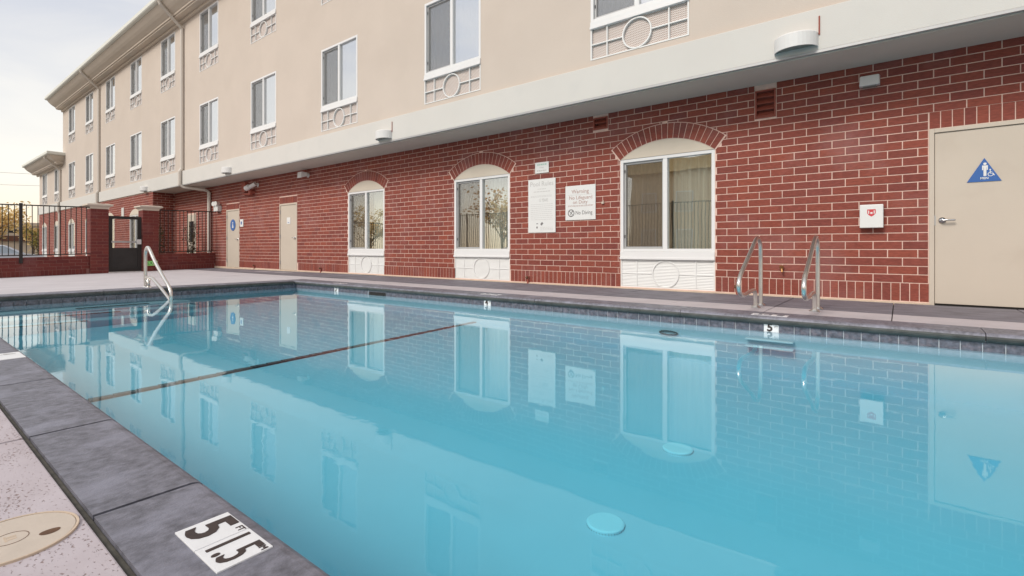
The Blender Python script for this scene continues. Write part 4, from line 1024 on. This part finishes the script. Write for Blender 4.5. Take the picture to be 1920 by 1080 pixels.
LX, LY, LR = -1.597, 0.186, 0.1185
s = thing('skimmer_lid', 'round cream plastic skimmer lid set in the pink deck beside the coping', 'lid', (LX, LY, 0))
b = MB(); b.disc_z(LX, LY, -0.01, 0.0036, LR-0.0065, 64); lido = b.build('cover', 'lid', s)
rv = []; n_ = 64
rg = MB()
for k in range(n_):
    pass
def ring_z(mb, cx, cy, r0, r1, z0, z1, n=64):
    vs = []; fs = []
    for k in range(n):
        a = 2*math.pi*k/n; c, si = math.cos(a), math.sin(a)
        vs += [(cx+r0*c, cy+r0*si, z0), (cx+r1*c, cy+r1*si, z0), (cx+r1*c, cy+r1*si, z1), (cx+r0*c, cy+r0*si, z1)]
    for k in range(n):
        i, j = 4*k, 4*((k+1) % n)
        fs += [(i, i+1, j+1, j), (i+1, i+2, j+2, j+1), (i+2, i+3, j+3, j+2), (i+3, i, j, j+3)]
    return mb.add(vs, fs)
ring_z(rg, LX, LY, LR-0.005, LR, -0.01, 0.0046).build('rim', 'curb', s)
b = MB(); ring_z(b, LX, LY, 0.030, 0.0313, 0.003, 0.0042, 40).build('emblem_ring', 'lidhole', s)
for sx in (-1, 1):
    # finger holes either side of the centre
    cx, cy = LX+sx*0.030, LY+sx*0.062
    pts = [(cx+0.014*math.cos(a)*(1.15 if math.cos(a) > 0 else 0.75), cy+0.019*math.sin(a)) for a in [2*math.pi*k/18 for k in range(18)]]
    MB().add([(p, q, 0.0041) for p, q in pts]+[(p, q, 0.0038) for p, q in pts], [tuple(range(18))]).build('finger_hole', 'lidhole', s)
b = MB(); b.box(LX-0.016, LX+0.012, LY-0.010, LY-0.006, 0.003, 0.0041); b.box(LX-0.012, LX-0.004, LY-0.005, LY+0.010, 0.003, 0.0041); b.box(LX+0.001, LX+0.008, LY-0.005, LY+0.010, 0.003, 0.0041); b.build('embossing', 'curb', s)

# ------------------------------------------------------------------ low walls, pillars, gate, fences
GX = -20.0
def garden_wall(y0, y1, label):
    g = thing('garden_wall', label, 'wall', (GX, (y0+y1)/2, 0), 'low brick walls at the end of the deck')
    z0 = deck_z(GX, y0); sl = (deck_z(GX, y1)-z0)/(y1-y0)
    def dz(v): return z0+(v-y0)*sl
    b = MB(); b.add([(GX-0.25, y0, -0.7), (GX, y0, -0.7), (GX, y1, -0.7), (GX-0.25, y1, -0.7), (GX-0.25, y0, dz(y0)+0.565), (GX, y0, dz(y0)+0.565), (GX, y1, dz(y1)+0.565), (GX-0.25, y1, dz(y1)+0.565)],
                [(0,1,2,3),(4,5,6,7),(0,1,5,4),(1,2,6,5),(2,3,7,6),(3,0,4,7)]); b.build('core', 'mortar_dark', g)
    cells = layout(y0, y1, 0.17, 4, MOD, 0.099, y0)
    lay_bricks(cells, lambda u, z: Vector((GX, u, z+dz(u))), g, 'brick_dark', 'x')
    so_ = []; v = y0
    while v+0.088 < y1: so_.append((v+0.044, 0.085, 0.079, 0.158)); v += 0.088
    lay_bricks(so_, lambda u, z: Vector((GX, u, z+dz(u))), g, 'brick_dark', 'x', name='soldier_brick')
garden_wall(-2.5, 4.09, 'low dark brick wall left of the gate under the iron fence')
garden_wall(5.91, WY-0.01, 'low dark brick wall right of the gate under the iron fence')
def pillar(y0, y1, label):
    zb = deck_z(GX, (y0+y1)/2); x1, x0 = GX+0.09, GX-0.36
    p = thing('brick_pillar', label, 'pillar', (GX, (y0+y1)/2, zb), 'brick gate pillars')
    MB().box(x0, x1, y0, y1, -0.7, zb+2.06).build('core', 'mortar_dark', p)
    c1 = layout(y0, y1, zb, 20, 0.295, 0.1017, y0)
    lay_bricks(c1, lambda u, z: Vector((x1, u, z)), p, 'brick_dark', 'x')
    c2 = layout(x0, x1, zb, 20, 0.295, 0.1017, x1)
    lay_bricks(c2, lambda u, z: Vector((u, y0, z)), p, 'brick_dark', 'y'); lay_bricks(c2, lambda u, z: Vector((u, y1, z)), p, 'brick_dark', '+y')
    c = MB(); zt = zb+2.045
    prof = [(0.012, 0.0), (0.02, 0.05), (0.06, 0.085), (0.10, 0.10), (0.10, 0.145), (0.02, 0.165)]
    for (o0, a), (o1, b_) in zip(prof[:-1], prof[1:]):
        r0 = [(x0-o0, y0-o0), (x1+o0, y0-o0), (x1+o0, y1+o0), (x0-o0, y1+o0)]; r1 = [(x0-o1, y0-o1), (x1+o1, y0-o1), (x1+o1, y1+o1), (x0-o1, y1+o1)]
        for k in range(4):
            q, w_ = k, (k+1) % 4
            c.quad((*r0[q], zt+a), (*r0[w_], zt+a), (*r1[w_], zt+b_), (*r1[q], zt+b_))
    c.quad(*[(a, b_, zt+0.165) for a, b_ in ((x0-0.02, y0-0.02), (x1+0.02, y0-0.02), (x1+0.02, y1+0.02), (x0-0.02, y1+0.02))])
    c.quad(*[(a, b_, zt) for a, b_ in ((x0-0.012, y0-0.012), (x1+0.012, y0-0.012), (x1+0.012, y1+0.012), (x0-0.012, y1+0.012))])
    c.build('cap', 'cornice', p)
pillar(4.10, 4.54, 'brick pillar with a moulded cap left of the black gate')
pillar(5.45, 5.90, 'brick pillar with a moulded cap right of the black gate')
# gate
zg = deck_z(GX, 5.0)
g = thing('gate', 'black metal gate with push bar between the brick pillars', 'gate', (GX, 5.0, zg))
y0, y1, zt = 4.56, 5.43, zg+1.83
b = MB(); xa, xb = GX-0.05, GX+0.0
b.box(xa, xb, y0, y0+0.10, zg+0.03, zt); b.box(xa, xb, y1-0.10, y1, zg+0.03, zt); b.box(xa, xb, y0+0.10, y1-0.10, zt-0.09, zt); b.box(xa, xb, y0+0.10, y1-0.10, zg+0.03, zg+0.13)
b.build('frame', 'black', g)
MB().box(xa+0.02, xb-0.02, y0+0.10, y1-0.10, zg+0.13, zg+0.80).build('kick_panel', 'kick', g)
ms = MB()
v = y0+0.12
while v < y1-0.10: ms.tube([(xa+0.025, v, zg+0.80), (xa+0.025, v, zt-0.09)], 0.002, 4); v += 0.035
z = zg+0.83
while z < zt-0.09: ms.tube([(xa+0.028, y0+0.1, z), (xa+0.028, y1-0.1, z)], 0.002, 4); z += 0.035
o = ms.build('wire_mesh', 'black', g); o['kind'] = 'stuff'
pb = MB(); pb.box(xb+0.03, xb+0.07, y0+0.06, y1-0.10, zg+0.965, zg+1.02); pb.build('push_bar', 'sash', g)
pb = MB(); pb.box(xb, xb+0.09, y1-0.14, y1-0.02, zg+0.92, zg+1.08); pb.build('lock_case', 'lamp', g)
for z in (zg+0.35, zg+1.0, zg+1.5): MB().tube([(xb+0.01, y0-0.012, z-0.07), (xb+0.01, y0-0.012, z+0.07)], 0.018, 8).build('hinge', 'black', g)
MB().box(GX-0.2, GX+0.12, 4.54, 5.45, zg-0.02, zg+0.022).build('threshold', 'fascia', g)
# exit sign low on the right pillar
xs_ = GX+0.105
s = thing('exit_sign', 'green EXIT sign low on the brick pillar right of the gate', 'sign', (xs_, 5.68, zg+0.2))
MB().box(xs_, xs_+0.008, 5.54, 5.86, zg+0.20, zg+0.36).build('plate', 'exitgreen', s); MB().box(xs_, xs_+0.0085, 5.72, 5.86, zg+0.205, zg+0.355).build('plate', 'exitpale', s)
text('EXIT', 0.17, (xs_+0.0098, 5.70, zg+0.28), (R(90), 0, R(90)), s, 'exitdark', bold=0.0, name='lettering', xs=0.75)
# iron fences on the walls
def iron_fence(p0, p1, zf, zlo, zhi, step, posts, label, rod=0.009):
    p0, p1 = Vector(p0), Vector(p1); L = (p1-p0).length; d = (p1-p0)/L; nrm = Vector((-d.y, d.x, 0))
    f = thing('iron_fence', label, 'fence', ((p0+p1)/2).to_3d())
    def bar(t0, t1, z, h, w_):
        a, b_ = p0+d*t0, p0+d*t1; za, zb = zf(a), zf(b_); vs = []
        for q, zz in ((a, za), (b_, zb)):
            for s1, s2 in ((-1, -1), (1, -1), (1, 1), (-1, 1)): vs.append((q.x+nrm.x*s1*w_, q.y+nrm.y*s1*w_, zz+z+s2*h))
        return MB().add(vs, [(0,1,2,3),(4,5,6,7),(0,1,5,4),(1,2,6,5),(2,3,7,6),(3,0,4,7)])
    bar(0, L, zhi, 0.017, 0.017).build('rail', 'black', f); bar(0, L, zlo, 0.015, 0.015).build('rail', 'black', f)
    t = step/2
    pm = MB().box(-rod, rod, -rod, rod, zlo, zhi).mesh('picket', 'black')
    while t < L:
        a = p0+d*t; inst('picket', pm, f, (a.x, a.y, zf(a))); t += step
    for t, z0, z1 in posts:
        a = p0+d*t; MB().box(a.x-0.035, a.x+0.035, a.y-0.035, a.y+0.035, zf(a)+z0, zf(a)+z1).build('post', 'black', f)
fx = GX+0.04
iron_fence((fx, -2.45, 0), (fx, 4.10, 0), lambda p: deck_z(GX, p.y), 0.63, 2.085, 0.123, [(4.99, 0.40, 2.14), (2.5, 0.4, 2.14), (0.1, 0.4, 2.14)], 'black iron picket fence on the low wall left of the gate')
iron_fence((fx, 5.90, 0), (fx, WY+0.0, 0), lambda p: deck_z(GX, p.y), 0.63, 2.075, 0.118, [], 'black iron picket fence on the low wall right of the gate')
# shrubs beyond the right fence
def twiggy(name, label, cat, base, h, w_, n_st, n_lf, mt, group=None, lsize=0.035, seed=1):
    rn = random.Random(seed); p = thing(name, label, cat, base, group); st = MB(); lf = MB(); bx_, by_, bz_ = base
    for k in range(n_st):
        a = rn.uniform(0, 6.28); r_ = w_*rn.uniform(0.2, 1); hh = h*rn.uniform(0.6, 1)
        tip = Vector((bx_+r_*math.cos(a), by_+r_*math.sin(a), bz_+hh)); mid = Vector((bx_+r_*0.35*math.cos(a), by_+r_*0.35*math.sin(a), bz_+hh*0.55))
        pth = smooth_path([(bx_, by_, bz_), mid, tip], 4); st.tube(pth, [0.018*(1-0.8*i/(len(pth)-1)) for i in range(len(pth))], 5)
        for q in range(n_lf//n_st):
            t = rn.uniform(0.25, 1); c = pth[int(t*(len(pth)-1))]+Vector((rn.gauss(0, 0.07), rn.gauss(0, 0.07), rn.gauss(0, 0.06)))
            u_ = Vector((rn.uniform(-1, 1), rn.uniform(-1, 1), rn.uniform(-1, 1))).normalized(); v_ = u_.orthogonal().normalized(); e_ = lsize*rn.uniform(0.6, 1.3)
            lf.quad(c-u_*e_, c+v_*e_*0.5, c+u_*e_, c-v_*e_*0.5)
    st.build('stem', 'bark', p); lf.build('foliage', mt, p)
twiggy('shrub', 'dark leafy shrub behind the right fence left of the side door', 'shrub', (-21.6, 6.35, GZ), 2.3, 0.42, 12, 620, 'leaf_dark', 'shrubs behind the right fence', seed=3)
twiggy('shrub', 'dark leafy shrub behind the right fence beside the downspout', 'shrub', (-21.0, 7.25, GZ), 2.25, 0.30, 10, 460, 'leaf_dark', 'shrubs behind the right fence', seed=5)

# ------------------------------------------------------------------ beyond the fence
def tree(label, base, h, spread, n_leaf, mt, group, seed=1, lsize=0.22, bare=0.3):
    rn = random.Random(seed); t = thing('autumn_tree', label, 'tree', base, group); tr = MB(); lf = MB(); B = Vector(base)
    top = B+Vector((rn.uniform(-.3, .3), rn.uniform(-.3, .3), h*0.55)); tr.tube([B, (B+top)/2+Vector((0.1, 0.05, 0)), top], [h*0.028, h*0.021, h*0.013], 8)
    tips = []
    for k in range(11):
        a = 2*math.pi*k/11+rn.uniform(-.3, .3); z0 = rn.uniform(0.32, 1.0); s0 = B+(top-B)*z0
        e_ = B+Vector((math.cos(a)*spread*rn.uniform(.5, 1), math.sin(a)*spread*rn.uniform(.5, 1), h*rn.uniform(.55, 1.0)))
        pth = smooth_path([s0, (s0+e_)/2+Vector((0, 0, h*0.04)), e_], 4); tr.tube(pth, [h*0.010*(1-0.85*i/(len(pth)-1)) for i in range(len(pth))], 5)
        tips.append(pth)
        for q in range(4):
            s1 = pth[rn.randint(3, len(pth)-2)]; e2 = s1+Vector((rn.gauss(0, spread*.28), rn.gauss(0, spread*.28), abs(rn.gauss(0, h*.11))))
            tr.tube([s1, (s1+e2)/2+Vector((0, 0, 0.1)), e2], [h*0.004, h*0.003, h*0.001], 4); tips.append([s1, (s1+e2)/2, e2])
    for k in range(n_leaf):
        p = rn.choice(tips); f_ = rn.random()**0.6; i = min(len(p)-2, int(f_*(len(p)-1))); c = p[i].lerp(p[i+1], rn.random())+Vector((rn.gauss(0, .32), rn.gauss(0, .32), rn.gauss(0, .28)))*(h/7)
        u_ = Vector((rn.uniform(-1, 1), rn.uniform(-1, 1), rn.uniform(-.6, .6))).normalized(); v_ = u_.orthogonal().normalized(); e_ = lsize*rn.uniform(.5, 1.2)
        lf.quad(c-u_*e_, c+v_*e_*.6, c+u_*e_, c-v_*e_*.6)
    tr.build('trunk', 'bark', t); lf.build('crown', mt, t)
tree('golden autumn tree beyond the left fence at the picture edge', (-66, 6.6, GZ), 5.6, 2.8, 1500, 'leaf_gold', 'autumn trees beyond the fence', 11, 0.16)
tree('thin pale yellow tree beyond the left fence nearest the hotel', (-69, 9.6, GZ), 4.2, 2.0, 700, 'leaf_gold', 'autumn trees beyond the fence', 12, 0.14)
tree('rust coloured tree behind the low beige building', (-92, 8.6, GZ), 6.4, 3.6, 1500, 'leaf_rust', 'autumn trees beyond the fence', 13, 0.2)
tree('small olive tree in front of the low beige building', (-62, 9.0, GZ), 3.2, 1.0, 700, 'leaf_olive', 'autumn trees beyond the fence', 14, 0.10)
fb_ = thing('far_building', 'low beige building with a dark brown band beyond the fence', 'building', (-80, 8, GZ))
MB().box(-90, -80, 0, 16, GZ, 3.3).build('wall', 'beige', fb_); MB().box(-90.2, -79.8, -0.2, 16.2, 3.3, 3.7).build('roof', 'beige', fb_)
MB().box(-79.98, -79.6, 0, 16, 1.55, 2.15).build('canopy', 'brown', fb_)
for k in range(7): MB().box(-80.0, -79.97, 0.8+2.1*k, 2.2+2.1*k, 2.5, 2.9).build('window', 'carglass', fb_)
# parked car, only its roof and glass show over the wall
def parked_car(cx, cy, rot):
    c = thing('parked_car', 'pale blue parked car seen through the left fence', 'car', (cx, cy, GZ)); c.rotation_euler = (0, 0, rot)
    W = 0.88
    def L(mb, name, mt, par=c, **k):
        me = mb.mesh(name, mt); o = bpy.data.objects.new(name, me); col.objects.link(o); o.parent = par; WLOC[o] = Vector((0,0,0)); return o
    side = [(-2.2, .35), (2.2, .35), (2.25, .6), (2.1, .82), (1.2, .95), (-1.5, .98), (-2.15, .9), (-2.25, .6)]
    body = MB(); body.extr_y(side, -W, W); bo = L(body, 'body', 'carpaint')
    cab = MB(); lo = [(-1.75, -W+.04, .965), (1.15, -W+.04, .945), (1.15, W-.04, .945), (-1.75, W-.04, .965)]; hi = [(-1.05, -W+.22, 1.46), (0.25, -W+.22, 1.46), (0.25, W-.22, 1.46), (-1.05, W-.22, 1.46)]
    cab.add(lo+hi, [(0,1,5,4),(1,2,6,5),(2,3,7,6),(3,0,4,7)]); L(cab, 'cabin_glass', 'autoglass')
    rf_ = MB(); rf_.add([(p[0]*1.02, p[1]*1.02, p[2]) for p in hi]+[(p[0]*.9, p[1]*.9, p[2]+.05) for p in hi], [(4,5,6,7),(0,1,5,4),(1,2,6,5),(2,3,7,6),(3,0,4,7)]); L(rf_, 'car_roof', 'carpaint')
    pl_ = MB()
    for sy in (-1, 1):
        for (a, b_) in ((0, 4), (1, 5)):
            p, q = Vector(lo[a]), Vector(hi[b_-4]); p.y = sy*abs(p.y)*1.005; q.y = sy*abs(q.y)*1.005; pl_.tube([p, q], 0.045, 6)
        pl_.tube([(-.35, sy*(W-.035), .95), (-.38, sy*(W-.21), 1.47)], 0.045, 6)
    L(pl_, 'pillar', 'carpaint')
    for x_ in (-1.35, 1.4):
        for sy in (-1, 1):
            w_ = MB().tube([(x_, sy*.70, .31), (x_, sy*.89, .31)], 0.31, 18); wo2 = L(w_, 'wheel', 'rubber'); L(MB().tube([(x_, sy*.885, .31), (x_, sy*.9, .31)], 0.19, 14), 'rim', 'steel', wo2)
    for sy in (-.62, .62): L(MB().box(2.12, 2.24, sy-.16, sy+.16, .62, .76), 'headlight', 'white')
parked_car(-46.5, 4.9, R(80))
for z0_, z1_, k in ((11.6, 11.1, 0), (9.8, 9.5, 1)):
    s = tag(MB().tube([(-95, -6+20*t, z0_+(z1_-z0_)*t-0.5*math.sin(math.pi*t)) for t in [i/12 for i in range(13)]], 0.022, 5).build('power_line', 'sash'), ('upper' if k == 0 else 'lower')+' thin power line in the sky left of the hotel roof', 'cable')

# ------------------------------------------------------------------ behind the camera (seen in the window reflections)
iron_fence((-20, -2.55, 0), (6, -2.55, 0), lambda p: 0.0, 0.15, 2.35, 0.125, [(2.6*k+0.4, -0.05, 2.42) for k in range(10)], 'tall black iron fence across the pool from the brick wall', 0.010)
nb2 = thing('neighbour_building', 'tan three storey building across the car park reflected in the windows', 'building', (-13, -26, GZ))
MB().box(-19, -6, -36, -26, GZ, 7.2).build('wall', 'gold_stucco', nb2); MB().box(-19.6, -5.4, -36.6, -25.4, 7.2, 8.2).build('cornice', 'sunlit_trim', nb2)
for k in range(4):
    for z in (0.6, 3.8):
        w2 = MB().box(-18+3.1*k, -16.6+3.1*k, -25.99, -25.93, z, z+1.7).build('window', 'white', nb2); MB().box(-17.93+3.1*k, -16.67+3.1*k, -25.93, -25.92, z+.07, z+1.63).build('pane', 'beige', w2)
for i, (x_, y_, h, sp, mt) in enumerate(((-24, -16, 6.0, 2.6, 'leaf_gold'), (-29, -20, 7.0, 3.0, 'leaf_rust'), (-45, -17, 5.5, 2.6, 'leaf_gold'))):
    tree(['golden tree nearest the tan building across the car park', 'tall rust coloured tree across the car park', 'small golden tree across the car park'][i], (x_, y_, GZ), h, sp, 1100, mt, 'trees across the car park', 40+i, 0.17)
